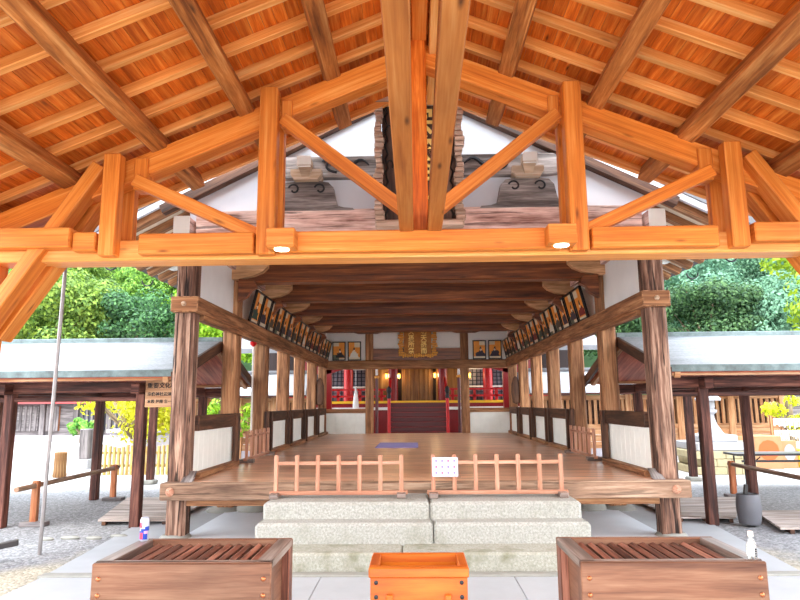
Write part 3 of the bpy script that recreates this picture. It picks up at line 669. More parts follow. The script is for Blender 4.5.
g = G(); g.box(-1.4, 1.4, YB-.1, YB+.1, 2.94, 3.31, (1, 0, 0), .01); hp('rear_lintel', g, 'beam')
g = G(); g.box(-1.4, 1.4, YB-.03, YB+.03, 3.31, 3.97); hp('rear_wall', g, 'plaster')
g = G(); g.box(-2.95, 2.95, YB-.16, YB+.1, 3.86, 4.0, (1, 0, 0), .01); hp('rear_head_beam', g, 'beam')

# ------------------------------------------------------------------ carved name plaque on the gable
pq = thing('name_plaque', 'tall carved plaque with gold characters hung on the white gable', 'plaque', (.03, 7.72, 3.8))
def tilt(x, u, d):   # plaque plane: u up along the board, d out of it towards the steps
    return V3((x, 7.78-.16*u/1.66-d, 3.8+u))
g = G(); g.prism([tilt(-.44, .06, 0), tilt(.5, .06, 0), tilt(.5, 1.6, 0), tilt(-.44, 1.6, 0)], (0, .05, 0), (0, 0, 1)); part(pq, 'plaque_board', g, 'plaquewood')
g = G()
for sx in (-.48, .54):
    for k in range(24):
        u = .04+k*.067
        g.obox(tilt(sx+.012*math.sin(k*1.3), u, .04), V3((1, 0, 0)), V3((0, 1, 0)), V3((0, .0, 1)), .05+.012*math.sin(k*.9), .06, .03, V3((1, 0, 0)), .012)
g.obox(tilt(.03, .03, .05), V3((1, 0, 0)), V3((0, 1, 0)), V3((0, 0, 1)), .56, .07, .05, None, .02)
g.obox(tilt(.03, 1.62, .05), V3((1, 0, 0)), V3((0, 1, 0)), V3((0, 0, 1)), .56, .07, .05, None, .02)
part(pq, 'carved_border', g, 'carved', 'pale scalloped border')
g = G()
for sx in (-1, 1):
    p = [tilt(.03+sx*.415, .1+k*.06, .03)+V3((sx*.02*math.sin(k*2.1), 0, 0)) for k in range(25)]
    g.tube(p, .013, 5)
    for u in (.35, .8, 1.25): g.tube([tilt(.03+sx*(.37+.04*math.cos(a)), u+.06*math.sin(a), .03) for a in [q*.5 for q in range(9)]], .01, 5)
part(pq, 'scroll_line', g, 'black', 'black scrolled edging')
g = G()
rx = Matrix.Rotation(PI/2+math.atan(.16/1.66), 4, 'X')
for i, ch in enumerate('宗像神社'):
    g.text(ch, .4, Matrix.Translation(tilt(.03, 1.34-i*.345, .015)) @ rx, 0, .008)
part(pq, 'lettering', g, 'goldpaint', 'gold characters')

# gilded plaque inside
gp = thing('gilded_plaque', 'gilded plaque with two columns of characters above the inner opening', 'plaque', (.03, 19.75, 3.03))
g = G(); g.box(-.4, .46, 19.72, 19.77, 3.1, 4.1); part(gp, 'plaque_board', g, 'goldboard')
g = G()
for k in range(16):
    for sx in (-.49, .55):
        g.obox((sx+.015*math.sin(k*2), 19.7, 3.08+k*.068), V3((1, 0, 0)), V3((0, 1, 0)), V3((0, 0, 1)), .075+.02*math.sin(k*1.7), .05+.01*math.cos(k*2.3), .028, None, .012)
for k in range(14):
    for z in (3.06, 4.13): g.obox((-.42+k*.07, 19.7, z+.012*math.sin(k*2)), V3((1, 0, 0)), V3((0, 1, 0)), V3((0, 0, 1)), .03, .05, .05+.012*math.cos(k), None, .012)
part(gp, 'carved_border', g, 'gold')
for cxx, tx in ((.22, '奉助天孫而'), (-.17, '為天孫所祭')):
    g = G()
    for i, ch in enumerate(tx): g.text(ch, .2, Matrix.Translation((cxx, 19.71, 4.0-i*.2)) @ Matrix.Rotation(PI/2, 4, 'X'), 0, .01)
    part(gp, 'lettering', g, 'goldpaint', 'bright gold characters')

# ------------------------------------------------------------------ poet paintings
ORD = ['first', 'second', 'third', 'fourth', 'fifth', 'sixth', 'seventh', 'eighth', 'ninth', 'tenth', 'eleventh', 'twelfth', 'thirteenth', 'fourteenth', 'fifteenth', 'sixteenth']
figcols = [srgb(30, 30, 38), srgb(52, 44, 60), srgb(120, 30, 30), srgb(40, 70, 60), srgb(226, 222, 210), srgb(70, 60, 50)]
for i, c in enumerate(figcols): M['robe%d' % i] = plain('painted_robe_%d' % i, c, .6)
M['pict'] = plain('orange_painting_ground', srgb(232, 150, 54), .55, nscale=4, namt=.15)
M['pictpale'] = plain('pale_painting_band', srgb(222, 210, 184), .6, nscale=5, namt=.1)
M['pictgreen'] = plain('green_painting_band', srgb(92, 104, 84), .6, nscale=5, namt=.2)
M['skin'] = plain('painted_face', srgb(238, 214, 190), .6)
def painting(label, w, h, loc, rot, group):
    t = bpy.data.objects.new('framed_painting', None); t.empty_display_size = .1; COL.objects.link(t)
    t.location = loc; t.rotation_euler = rot; tag(t, label, 'painting', group)
    g = G(); b = .034
    for x0, x1, z0, z1 in ((-w/2, -w/2+b, 0, h), (w/2-b, w/2, 0, h), (-w/2+b, w/2-b, 0, b), (-w/2+b, w/2-b, h-b, h)): g.box(x0, x1, -.025, .025, z0, z1, bev=.004)
    part(t, 'picture_frame', g, 'black', 'black lacquer frame', local=True)
    g = G(); r = rnd.random
    g.box(-w/2+b, w/2-b, -.005, .012, b, h-b, m=0)
    zt = h*(.66+.12*r()); side = rnd.choice((-1, 1))
    g.box(min(0, side*(w/2-b)), max(0, side*(w/2-b)), -.008, .0, zt, h-b, m=1)
    g.box(-w/2+b, w/2-b, -.008, .0, b, b+h*(.06+.06*r()), m=1)
    if r() < .5: g.box(-w/2+b, 0, -.009, 0, b, h*.3, m=2)
    cxp = rnd.uniform(-.05, .05)*w/.5; fz = b+h*.1
    rw, rh = w*rnd.uniform(.26, .36), h*rnd.uniform(.24, .34)
    pts = []
    for k in range(13):
        a = PI*k/12; q = 1+.18*math.sin(k*2.7+r()*3); pts.append((cxp+rw*q*math.cos(a), -.012, fz+rh*math.sin(a)**.7*q))
    g.prism(pts, (0, .01, 0), m=3)
    g.lathe([(.001, -.006), (h*.055, -.005), (h*.055, .006), (.001, .007)], (cxp+rnd.uniform(-.02, .02), -.01, fz+rh*1.12), 10, m=4, rot=Matrix.Rotation(PI/2, 3, 'X'))
    g.prism([(cxp-.03, -.014, fz+rh*1.2), (cxp+.03, -.014, fz+rh*1.2), (cxp+.012, -.014, fz+rh*1.2+.09), (cxp-.02, -.014, fz+rh*1.2+.07)], (0, .006, 0), m=5)
    part(t, 'picture', g, ['pict', 'pictpale', 'pictgreen', 'robe%d' % rnd.randrange(6), 'skin', 'robe0'], 'orange painting of a seated robed figure', local=True)
    return t
for s in (-1, 1):
    for i in range(16):
        y = 10.74+i*.602
        lab = 'black-framed poet painting leaning over the %s colonnade, %s from the front columns' % (SIDE[s].replace(' side', ''), ORD[i])
        # faces inward and leans into the hall
        painting(lab, .53, .57, (s*2.84, y, 2.969), Euler((-s*0+math.radians(13), 0, s*-PI/2 if s > 0 else PI/2), 'XYZ'), 'poet paintings along the colonnades')
for x, lab in ((-2.46, 'framed painting on the rear wall, in the corner on the signboard side'), (-1.97, 'framed painting on the rear wall between corner painting and post, signboard side'),
               (1.97, 'framed painting on the rear wall between post and corner painting, stone lantern side'), (2.46, 'framed painting on the rear wall, in the corner on the stone lantern side')):
    painting(lab, .42, .6, (x, YB-.1, 2.945), Euler((math.radians(4), 0, 0)), 'poet paintings on the rear wall')

# ------------------------------------------------------------------ stone steps
st = thing('stone_steps', 'three broad speckled granite steps leading up to the wooden deck', 'steps', (0, 6.4, 0))
for y0, y1, z0, z1, x0, x1, xm, mt in ((6.4, 6.86, -.02, .175, -1.98, 1.98, -.2, 'granitemoss'), (6.8, 7.16, -.02, .38, -1.735, 1.735, .12, 'granite'), (7.04, 7.74, -.02, .553, -1.71, 1.705, .09, 'granite')):
    for a, b in ((x0, xm-.004), (xm+.004, x1)):
        g = G(); g.box(a, b, y0, y1, z0, z1, bev=.03 if z1 > .2 else .02); part(st, 'step_stone', g, mt)

# ------------------------------------------------------------------ low picket fences
def fence(label, n, pitch, h, loc, rotz, group, foot=True):
    t = thing('picket_fence', label, 'fence', loc, rotz, group); L = (n-1)*pitch
    g = G(); g.box(-L/2-.07, L/2+.07, -.03, .03, .03, .075, bev=.006); part(t, 'bottom_rail', g, 'fence', local=True)
    g = G(); g.box(-L/2, L/2, -.012, .012, h-.11, h-.07, bev=.004); part(t, 'top_rail', g, 'fence', local=True)
    for i in range(n):
        g = G(); x = -L/2+i*pitch; g.box(x-.023, x+.023, -.022, .022, .07, h, bev=.005); part(t, 'picket', g, 'fence', local=True)
    for x in (-L/2, L/2):
        g = G(); g.box(x-.05, x+.05, -.13, .13, 0, .06, bev=.008); part(t, 'foot', g, 'boxrim', local=True)
    return t
fence('low pinkish picket fence without a notice standing on the top step', 7, .238, .47, (-.935, 7.4, .553), 0, 'picket fences on the steps')
fence('low pinkish picket fence carrying a paper notice on the top step', 7, .24, .47, (.86, 7.4, .553), 0, 'picket fences on the steps')
fence('small picket fence closing the colonnade gap on the signboard side', 6, .3, .5, (-2.79, 11.15, ZF), PI/2, 'picket fences in the colonnade gaps')
fence('small picket fence closing the colonnade gap on the stone lantern side', 6, .3, .5, (2.79, 11.15, ZF), PI/2, 'picket fences in the colonnade gaps')
nt_ = thing('paper_notice', 'white sheet with small violet symbols fixed to the picket fence', 'notice', (.275, 7.37, .78))
g = G(); g.box(-.145, .145, -.004, .0, 0, .21); part(nt_, 'sheet', g, 'notice', local=True)
for i in range(4):
    for j in range(3):
        g = G(); x, z = -.1+i*.068, .04+j*.066
        g.box(x-.012, x+.012, -.006, -.003, z-.012, z+.014, m=(i+j) % 3 == 1)
        g.box(x-.018, x+.018, -.006, -.003, z-.022, z-.018, m=0)
        part(nt_, 'printed_symbol', g, ['violet', 'pinkprint'], local=True)

# ------------------------------------------------------------------ offertory boxes
def offertory(label, xc, lean):
    t = thing('offertory_box', label, 'offertory box', (xc, 3.4, 0), 0, 'large offertory boxes')
    w, d, h = .462, .6, .8
    P = lambda n, g, mt, lb=None: part(t, n, g, mt, lb, local=True)
    g = G(); g.box(-w-.004, w+.004, 0, .03, .1, h-.004, (1, 0, 0), .006); fp = P('front_panel', g, 'box')
    for x in (-w+.035, w-.035):
        for z in (.72, .64, .57, .45):
            g = G(); g.lathe([(.011, 0), (.012, .004), (.006, .01), (.001, .011)], (x, 0, z), 10, rot=Matrix.Rotation(PI/2, 3, 'X')); part(fp, 'rivet', g, 'brass', 'copper rivet', local=True)
    g = G(); g.box(-w, w, d-.03, d, .1, h-.03, (1, 0, 0), .006); P('back_panel', g, 'box')
    for s in (-1, 1):
        g = G(); g.box(s*(w-.07), s*(w-.045), .03, d-.03, .12, h-.03, (0, 1, 0), .004); P('side_panel', g, 'box')
        g = G(); g.box(s*(w-.06), s*w, d-.1, d-.03, .0, h-.03, (0, 0, 1), .006); P('corner_post', g, 'boxdark')
        g = G(); g.box(s*(w-.06), s*w, .03, .1, .0, h-.03, (0, 0, 1), .006); P('corner_post', g, 'box')
        g = G(); g.box(s*(w-.05), s*(w+.03), .04, d-.04, .05, .12, (0, 1, 0), .006); P('foot_rail', g, 'boxdark')
        g = G(); g.box(s*(w-.085), s*w, .03, d-.03, h-.045, h, (0, 1, 0), .005); P('rim_side', g, 'boxrim', 'pale glare-toned rim')
    g = G(); g.box(-w, w, .03, .06, h-.03, h, (1, 0, 0), .005); P('rim_front', g, 'boxrim')
    g = G(); g.box(-w, w, d-.04, d, h-.045, h, (1, 0, 0), .005); P('rim_back', g, 'box')
    g = G(); n = 12
    for k in range(n):
        x = -w+.1+(k+.5)*(2*w-.2)/n
        a = math.radians(65)
        X = V3((lean*math.cos(a), 0, math.sin(a))); Z = V3((-lean*math.sin(a), 0, math.cos(a)))
        g.obox((x, d/2, h-.035), X, V3((0, 1, 0)), Z, .0075, d/2-.04, .016, V3((0, 1, 0)), .003)
    P('slatted_grille', g, 'boxdark', 'tilted dark slats')
    g = G(); g.box(-w+.06, w-.06, .04, d-.04, .12, .14); P('box_floor', g, 'boxdark')
    return t
offertory('large reddish-brown slatted offertory box with a drink can on its rim', -1.263, 1)
offertory('large reddish-brown slatted offertory box with a glass bottle on its rim', 1.246, -1)
t = thing('small_offertory_box', 'small orange varnished offertory box in front of the stone steps', 'offertory box', (-.042, 3.42, 0))
P = lambda n, g, mt, lb=None: part(t, n, g, mt, lb, local=True)
h = .765; w = .25
g = G(); g.box(-w, w, .02, .045, .04, h-.05, (1, 0, 0), .004); fp = P('front_panel', g, 'orangebox')
for x in (-w+.03, w-.03):
    for z in (h-.075, h-.145):
        g = G(); g.lathe([(.011, 0), (.011, .004), (.004, .008)], (x, .02, z), 8, rot=Matrix.Rotation(PI/2, 3, 'X')); part(fp, 'nail', g, 'iron', 'black nail head', local=True)
for s in (-1, 1):
    g = G(); g.box(s*(w-.1)-.017, s*(w-.1)+.017, 0, .02, .3, h-.13, (0, 0, 1), .004); part(fp, 'peg', g, 'orangebox', local=True)
    g = G(); g.box(s*(w-.025), s*w, .045, .33, .04, h-.05, (0, 1, 0), .004); P('side_panel', g, 'orangebox')
    g = G(); g.box(s*(w-.04), s*(w+.008), .06, .318, h-.05, h, (0, 1, 0), .005); P('rim_side', g, 'orangebox')
    g = G(); g.box(s*(w-.06), s*w, .06, .3, 0, .05, (0, 1, 0), .004); P('foot', g, 'orangebox')
g = G(); g.box(-w, w, .31, .335, .04, h-.05, (1, 0, 0), .004); P('back_panel', g, 'orangebox')
for y0, y1 in ((.008, .06), (.318, .35)):
    g = G(); g.box(-w-.008, w+.008, y0, y1, h-.05, h, (1, 0, 0), .005); P('rim_rail', g, 'orangebox')
g = G(); g.prism([(-w+.04, .06, h-.045), (w-.04, .06, h-.045), (w-.04, .2, h-.1), (-w+.04, .2, h-.1)], (0, 0, -.012)); P('sloping_board', g, 'orangebox')
g = G(); g.prism([(-w+.04, .318, h-.045), (w-.04, .318, h-.045), (w-.04, .225, h-.11), (-w+.04, .225, h-.11)], (0, 0, -.012)); P('sloping_board', g, 'orangebox')

# drink can and bottle
c = thing('drink_can', 'blue, silver and red drink can on the offertory box rim', 'can', (-1.685, 3.93, .8))
g = G(); g.lathe([(.021, 0), (.0265, .008), (.0265, .118), (.0225, .131)], (0, 0, 0), 24); part(c, 'can_body', g, 'silver', local=True)
g = G()
for a0, z0, z1 in ((4.3, .012, .072), (5.2, .06, .085), (1.9, .05, .1), (2.8, .012, .06)):
    n = 6; pts = []; F = []
    for k in range(n+1):
        a = a0+1.5*k/n
        for z in (z0, z1): pts.append((.0269*math.cos(a), .0269*math.sin(a), z))
    for k in range(n): F.append((2*k, 2*k+2, 2*k+3, 2*k+1))
    g._add(pts, F, (0, 0, 1), 0)
part(c, 'blue_panel', g, 'blue', 'blue panel', local=True, fix=False)
g = G()
for a0, z0, z1, m_ in ((3.8, .078, .108, 0), (4.4, .092, .112, 1), (4.0, .014, .05, 0), (5.0, .045, .06, 1)):
    n = 4; pts = []; F = []
    for k in range(n+1):
        a = a0+.75*k/n
        for z in (z0, z1): pts.append((.0272*math.cos(a), .0272*math.sin(a), z))
    for k in range(n): F.append((2*k, 2*k+2, 2*k+3, 2*k+1))
    g._add(pts, F, (0, 0, 1), m_)
part(c, 'emblem', g, ['canred', 'canpink'], 'red and pink emblem', local=True, fix=False)
g = G(); g.lathe([(.0225, .131), (.023, .134), (.02, .135), (.019, .13)], (0, 0, 0), 24); part(c, 'can_lid', g, 'silver', local=True)
b = thing('glass_bottle', 'small clear glass bottle on the offertory box rim', 'bottle', (1.672, 3.46, .8))
g = G(); g.lathe([(.02, 0), (.025, .004), (.0255, .055), (.02, .078), (.011, .096), (.0105, .112)], (0, 0, 0), 20); part(b, 'bottle_body', g, 'glass', local=True)
g = G(); g.lathe([(.013, .108), (.013, .13), (.011, .133)], (0, 0, 0), 16); part(b, 'bottle_cap', g, 'cap', 'pale cap', local=True)
g = G()
for k in range(4): g.box(.002+.0*k, .012, -.0265, -.0258, .012+k*.011, .019+k*.011)
part(b, 'label_print', g, 'ink', 'dark label print', local=True)

# floor mat, hanging cord, oval hangings, tassel
g = G(); g.prism([(-.92, 13.6, ZF+.001), (-.01, 13.55, ZF+.001), (-.01, 15.2, ZF+.001), (-.9, 15.25, ZF+.001)], (0, 0, .012)); single('floor_mat', g, 'purple', 'purple cloth mat lying on the polished deck', 'mat', (-.45, 14.4, ZF))
for s in (-1,):
    t = thing('hanging_rope', 'thin white cord with a red knot hanging in the colonnade gap', 'cord', (-3.05, 12.0-.35, 1.1))
    g = G(); g.cyl((-3.05, 11.65, 1.1), (-3.05, 11.65, 2.77), .018, n=6); part(t, 'cord', g, 'cordwhite')
    g = G(); g.lathe([(.02, 2.66), (.06, 2.7), (.07, 2.74), (.03, 2.77)], (-3.05, 11.65, 0), 8); part(t, 'knot', g, 'red', 'red knot')
for s in (-1, 1):
    g = G(); g.lathe([(.02, -.4), (.1, -.36), (.13, -.1), (.12, .15), (.07, .32), (.02, .38)], (0, 0, 0), 14, sy=.5)
    single('oval_hanging', g, 'dark', 'dark oval wooden hanging on a rear column, %s' % SIDE[s], 'lantern', (s*2.77, 18.05, 1.95), 'dark oval hangings', local=True)
g = G(); g.lathe([(.1, 1.44), (.095, 1.6), (.065, 1.85), (.04, 2.0), (.03, 2.06), (.04, 2.1), (.015, 2.14)], (-1.96, 20.35, 0), 12); g.cyl((-1.96, 20.35, 2.18), (-1.96, 20.35, 2.67), .008, n=5)
single('paper_tassel', g, 'white', 'white paper tassel hanging in the rear opening', 'tassel', (-1.96, 20.35, 2.6))

# ------------------------------------------------------------------ inner shrine
ins = thing('inner_shrine', 'red lacquered inner shrine with steps and gilded doors behind the hall', 'shrine', (0, 23.5, 0))
ip = lambda n, g, mt, lb=None: part(ins, n, g, mt, lb)
g = G(); g.box(-5, 5, 20.3, 23.2, .0, .5); ip('forecourt_slab', g, 'deepred')
for k in range(7):
    g = G(); y0 = 21.55+k*.26; z = .5+(k+1)*.16; g.box(-1.0, 1.02, y0, 23.3, z-.16, z-.025); ip('stair', g, 'stairred')
    g = G(); g.box(-1.0, 1.02, y0-.02, y0+.06, z-.03, z, bev=.006); ip('stair_nosing', g, 'deepred')
g = G(); g.box(-6, 6, 23.3, 27, 0, 1.62); ip('platform', g, 'deepred')
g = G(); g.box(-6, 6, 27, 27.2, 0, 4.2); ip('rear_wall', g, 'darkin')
g = G(); g.box(-5, 5, 23.25, 23.32, 1.6, 1.69); ip('gold_band', g, 'yellowband', 'yellow gold edge band')
for s in (-1, 1):
    g = G(); g.box(s*1.05, s*5, 23.2, 23.3, 1.36, 1.46); ip('white_band', g, 'wpaint')
for s in (-1, 1):
    for z in (1.86, 2.1):
        g = G(); g.box(s*1.15, s*5, 23.4, 23.5, z-.035, z+.035); ip('railing', g, 'red')
    for x in (1.3, 2.1, 2.9, 3.7):
        g = G(); g.box(s*x-.05, s*x+.05, 23.4, 23.5, 1.62, 2.1); ip('railing_post', g, 'red')
    g = G(); g.cyl((s*.98+.03, 21.5, .5), (s*.98+.03, 21.5, 1.78), .055, n=12); nw = ip('newel_post', g, 'red')
    g = G(); g.lathe([(.065, 1.76), (.07, 1.85), (.05, 1.92), (.085, 2.0), (.07, 2.1), (.02, 2.17)], (s*.98+.03, 21.5, 0), 12); part(nw, 'finial', g, 'iron', 'black onion finial')
    g = G(); g.beam((s*.98+.03, 21.5, 1.5), (s*.98+.03, 23.3, 2.5), .07, .09); ip('stair_rail', g, 'red')
    for x in (.95, 2.68):
        g = G(); g.cyl((s*x+.04, 24.5, 1.6), (s*x+.04, 24.5, 3.9), .18, n=16); ip('shrine_pillar', g, 'deepred' if x < 2 else 'red')
    g = G(); g.box(s*.75, s*1.9, 24.9, 25.0, 1.62, 3.6, (0, 0, 1)); ip('side_door', g, 'golddoor')
    g = G()
    for k in range(14): g.box(s*(2.0+k*.16), s*(2.04+k*.16), 25.0, 25.05, 1.62, 3.4)
    for k in range(12): g.box(s*1.95, s*4.3, 25.0, 25.05, 1.7+k*.15, 1.73+k*.15)
    g.box(s*1.95, s*4.3, 25.06, 25.1, 1.62, 3.4, m=1); ip('lattice_window', g, ['lattice', 'wallstone'])
    g = G(); g.box(s*2.0, s*4.3, 24.95, 25.0, 2.9, 3.02); g.box(s*2.0, s*4.3, 24.95, 25.0, 2.2, 2.26); ip('white_rail', g, 'wpaint')
    g = G(); g.box(s*3.0-.1, s*3.0+.1, 21.5, 21.7, .5, 2.9); ip('gate_post', g, 'deepred')
    g = G(); g.prism([(s*2.2, 21.5, 2.95), (s*2.5, 21.5, 2.75), (s*3.0, 21.5, 2.6), (s*4, 21.5, 2.6), (s*4, 21.5, 3.2), (s*2.2, 21.5, 3.2)], (0, .12, 0)); ip('gate_arch', g, 'deepred')
g = G()
for k in range(7): x = -.6+k*.175; g.box(x+.004, x+.171, 24.95, 25.0, 1.62, 3.6, (0, 0, 1), .006)
ip('door_leaf', g, 'golddoor')
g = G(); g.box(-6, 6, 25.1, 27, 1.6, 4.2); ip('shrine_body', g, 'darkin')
g = G(); g.prism([(-1.38, 20.35, 2.67), (-1.2, 20.35, 2.8), (0, 20.35, 2.87), (1.2, 20.35, 2.8), (1.42, 20.35, 2.67), (1.42, 20.35, 2.95), (-1.38, 20.35, 2.95)], (0, .1, 0)); ip('red_lintel', g, 'red')
g = G(); g.prism([(-6, 20.5, 3.25), (6, 20.5, 3.25), (6, 24.5, 5.2), (-6, 24.5, 5.2)], (0, .0, .15)); g.prism([(-6, 24.5, 5.2), (6, 24.5, 5.2), (6, 28, 3.6), (-6, 28, 3.6)], (0, 0, .15)); ip('shrine_roof', g, 'darktile')  # front slope brought forward, out of view, to keep sky light off the shrine
for s in (-1, 1):
    t = thing('candle_pole', 'tall maroon pole with white candle beside the inner opening, %s' % SIDE[s], 'candle stand', (s*1.32+.02, 20.5, .676-.176), 0, 'candle poles')
    X = s*1.32+.02
    g = G(); g.cyl((X, 20.5, .5), (X, 20.5, 2.4), .05, n=10); part(t, 'pole', g, 'redpole')
    g = G(); g.lathe([(.03, 2.38), (.075, 2.42), (.075, 2.46), (.03, 2.5)], (X, 20.5, 0), 12); part(t, 'ring', g, 'gold', 'gold ring')
    g = G(); g.cyl((X, 20.5, 2.48), (X, 20.5, 2.75), .04, n=10); part(t, 'candle', g, 'white', 'white candle')
for i, (x, z, lb) in enumerate([(-.69, 2.64, 'on the signboard side of the gilded doors'), (.7, 2.66, 'on the stone lantern side of the gilded doors'), (-1.19, 2.65, 'seen between candle pole and red pillar'), (2.05, 2.65, 'beyond the rear column with the bare opening')]):
    t = thing('wall_lamp', 'small glowing amber wall lamp '+lb, 'lamp', (x, 24.85, z), 0, 'amber lamps of the inner shrine')
    g = G(); g.lathe([(.02, -.09), (.04, -.06), (.045, .06), (.02, .09)], (0, 0, 0), 12); part(t, 'lamp_glass', g, 'bulb', local=True)
    g = G(); g.lathe([(.05, .08), (.055, .1), (.02, .14)], (0, 0, 0), 12); part(t, 'lamp_cap', g, 'gold', local=True)
    L = bpy.data.lights.new('wall_lamp_light', 'POINT'); L.energy = 3; L.color = (1, .72, .38); L.shadow_soft_size = .08
    lo = bpy.data.objects.new('wall_lamp_light', L); COL.objects.link(lo); lo.location = (x, 24.6, z)

# ------------------------------------------------------------------ side corridors
for s in (-1, 1):
    t = thing('covered_corridor', 'low open corridor with pale shingled roof on dark posts, %s' % SIDE[s], 'corridor', (s*6.2, 10.2, 0), 0, 'covered corridors beside the hall')
    cp = lambda n, g, mt, lb=None: part(t, n, g, mt, lb)
    xa, xb = s*3.2, s*9.6
    for y0, z0, y1, z1 in ((8.25, 2.0, 10.25, 2.59), (12.2, 2.0, 10.25, 2.59)):
        g = G(); g.prism([(xa, y0, z0), (xa, y1, z1), (xa, y1, z1+.06), (xa, y0, z0+.06)], (xb-xa, 0, 0)); cp('roof_slope', g, 'copper')
        g = G(); g.prism([(xa, y0, z0-.02), (xa, y1, z1-.02), (xa, y1, z1-.045), (xa, y0, z0-.045)], (xb-xa, 0, 0), (0, 1, 0)); cp('soffit', g, 'corrsoffit')
        e = -.02 if y0 < 9 else .02
        g = G(); g.box(xa-s*.03, xb, y0+e, y0-e*1.5, z0-.03, z0+.062, bev=.006); cp('eave_edge', g, 'verdigris')
        g = G(); g.box(xa, xb, y0+.02, y0+.1 if y0 < 9 else y0-.06, z0-.075, z0-.02); cp('eave_board', g, 'sukibei')
        d = V3((0, y1-y0, z1-z0)).normalized()
        g = G(); g.beam((xa-s*.02, y0-d.y*.1, z0-.02-d.z*.1), (xa-s*.02, y1, z1-.02), .06, .15, bev=.006); cp('barge_board', g, 'dark')
        g = G(); g.beam((xa+s*.12, y0, z0-.06), (xa+s*.12, y1, z1-.06), .08, .1, bev=.006); cp('rafter', g, 'sukibei')
    g = G(); g.box(xa-s*.04, xb, 10.13, 10.37, 2.585, 2.685, bev=.012); cp('ridge_cap', g, 'verdigris')
    for x in (3.87, 5.73, 7.6, 9.4):
        for y in (8.85, 11.4):
            g = G(); g.box(s*x-.066, s*x+.066, y-.066, y+.066, -.03, 1.9, bev=.012); cp('corridor_post', g, 'corr')
        g = G(); g.box(s*x-.06, s*x+.06, 8.6, 11.7, 1.76, 1.9, bev=.008); cp('cross_beam', g, 'corr')
    for y, z0, z1 in ((8.85, 1.78, 1.93), (11.4, 1.74, 1.9), (10.2, 2.42, 2.56)):
        g = G(); g.box(s*3.3, xb, y-.07, y+.07, z0, z1, bev=.01); cp('long_beam', g, 'corr')
    g = G(); g.box(s*3.4, xb, 8.81, 8.89, 1.66, 1.72, bev=.006); cp('long_beam', g, 'corr')
    g = G(); g.box(s*5.66-.07, s*5.66+.07, 13.53, 13.67, .05, 2.0, bev=.01); cp('corridor_post', g, 'corr')
    g = G(); g.box(s*5.66-.13, s*5.66+.13, 13.47, 13.73, -.03, .06, bev=.02); cp('post_base', g, 'kerbstone')
    g = G(); g.box(s*5.6, s*5.72, 11.45, 13.8, 1.8, 1.92, bev=.008); cp('cross_beam', g, 'corr')

# signboard
t = thing('signboard', 'pale wooden signboard with black characters under the corridor eave', 'sign', (-3.53, 8.74, 1.575))
g = G(); g.box(-.25, .25, -.015, .015, 0, .37, (1, 0, 0), .006); part(t, 'sign_board', g, 'signwood', local=True)
for tx, z, sz in (('重要文化財', .29, .082), ('宗像神社辺津宮', .175, .056), ('本殿 拝殿 各一棟', .075, .052)):
    g = G(); g.text(tx, sz, Matrix.Translation((-.02, -.017, z)) @ Matrix.Rotation(PI/2, 4, 'X'), 0, .002)
    part(t, 'lettering', g, 'ink', 'black characters', local=True)

# metal pole, handrails, log, bin, duckboards
g = G(); g.cyl((0, 0, -.03), (.05, 0, 3.9), .022, n=10); single('metal_pole', g, 'pole', 'thin grey metal pole standing in the gravel', 'pole', (-4.257, 7.296, 0), local=True)
for s, y0, y1, lb in ((-1, 8.55, 11.46, 'round timber handrail on short orange posts beside the metal pole'), (1, 8.2, 11.4, 'round timber handrail on a short post behind the grey bin')):
    X = s*5.36
    t = thing('handrail', lb, 'handrail', (X, 10, 0), 0, 'handrails in the gravel')
    g = G(); g.cyl((X, y0, .51), (X, y1, .52), .035, n=12); part(t, 'rail_bar', g, 'deckbeam')
    for y in ((9.0 if s < 0 else 8.55), 11.32):
        g = G(); g.box(X-.045, X+.045, y-.04, y+.04, -.03, .575, (0, 0, 1), .01); part(t, 'rail_post', g, 'orangepost')
        g = G(); g.box(X-.15, X+.2, y-.1, y+.06, -.03, .03, bev=.01); part(t, 'post_base', g, 'greywood')
t = thing('wooden_stand', 'reddish post with dark foot bar in the gravel at the picture edge', 'stand', (-4.56, 6.9, 0))
g = G(); g.box(-4.62, -4.545, 6.86, 6.94, -.03, .56, bev=.008); part(t, 'stand_post', g, 'orangepost')
g = G(); g.beam((-4.75, 6.75, .1), (-4.31, 6.98, .17), .07, .06, bev=.006); part(t, 'foot_bar', g, 'tabletop')
g = G(); g.lathe([(.14, -.03), (.155, .02), (.14, .1), (.135, .42), (.14, .53), (.12, .545)], (0, 0, 0), 14); single('log_stump', g, 'stump', 'short upright log with peeling bark standing in the pale court', 'log', (-8.35, 14.95, 0), local=True)
t = thing('ash_bin', 'grey barrel-shaped plastic bin with dark handle beside the corridor post', 'bin', (4.31, 8.75, 0))
g = G(); g.lathe([(.115, 0), (.13, .01), (.15, .16), (.152, .24), (.138, .36), (.135, .38), (.128, .385), (.125, .36)], (0, 0, 0), 22); part(t, 'bin_body', g, 'bin', local=True)
g = G(); g.lathe([(.13, .372), (.05, .382), (.01, .384)], (0, 0, 0), 18); part(t, 'bin_lid', g, 'iron', local=True)
g = G(); g.cyl((-.02, .02, .37), (.0, .02, .5), .03, .026, 10); part(t, 'handle', g, 'black', 'black upright handle', local=True)
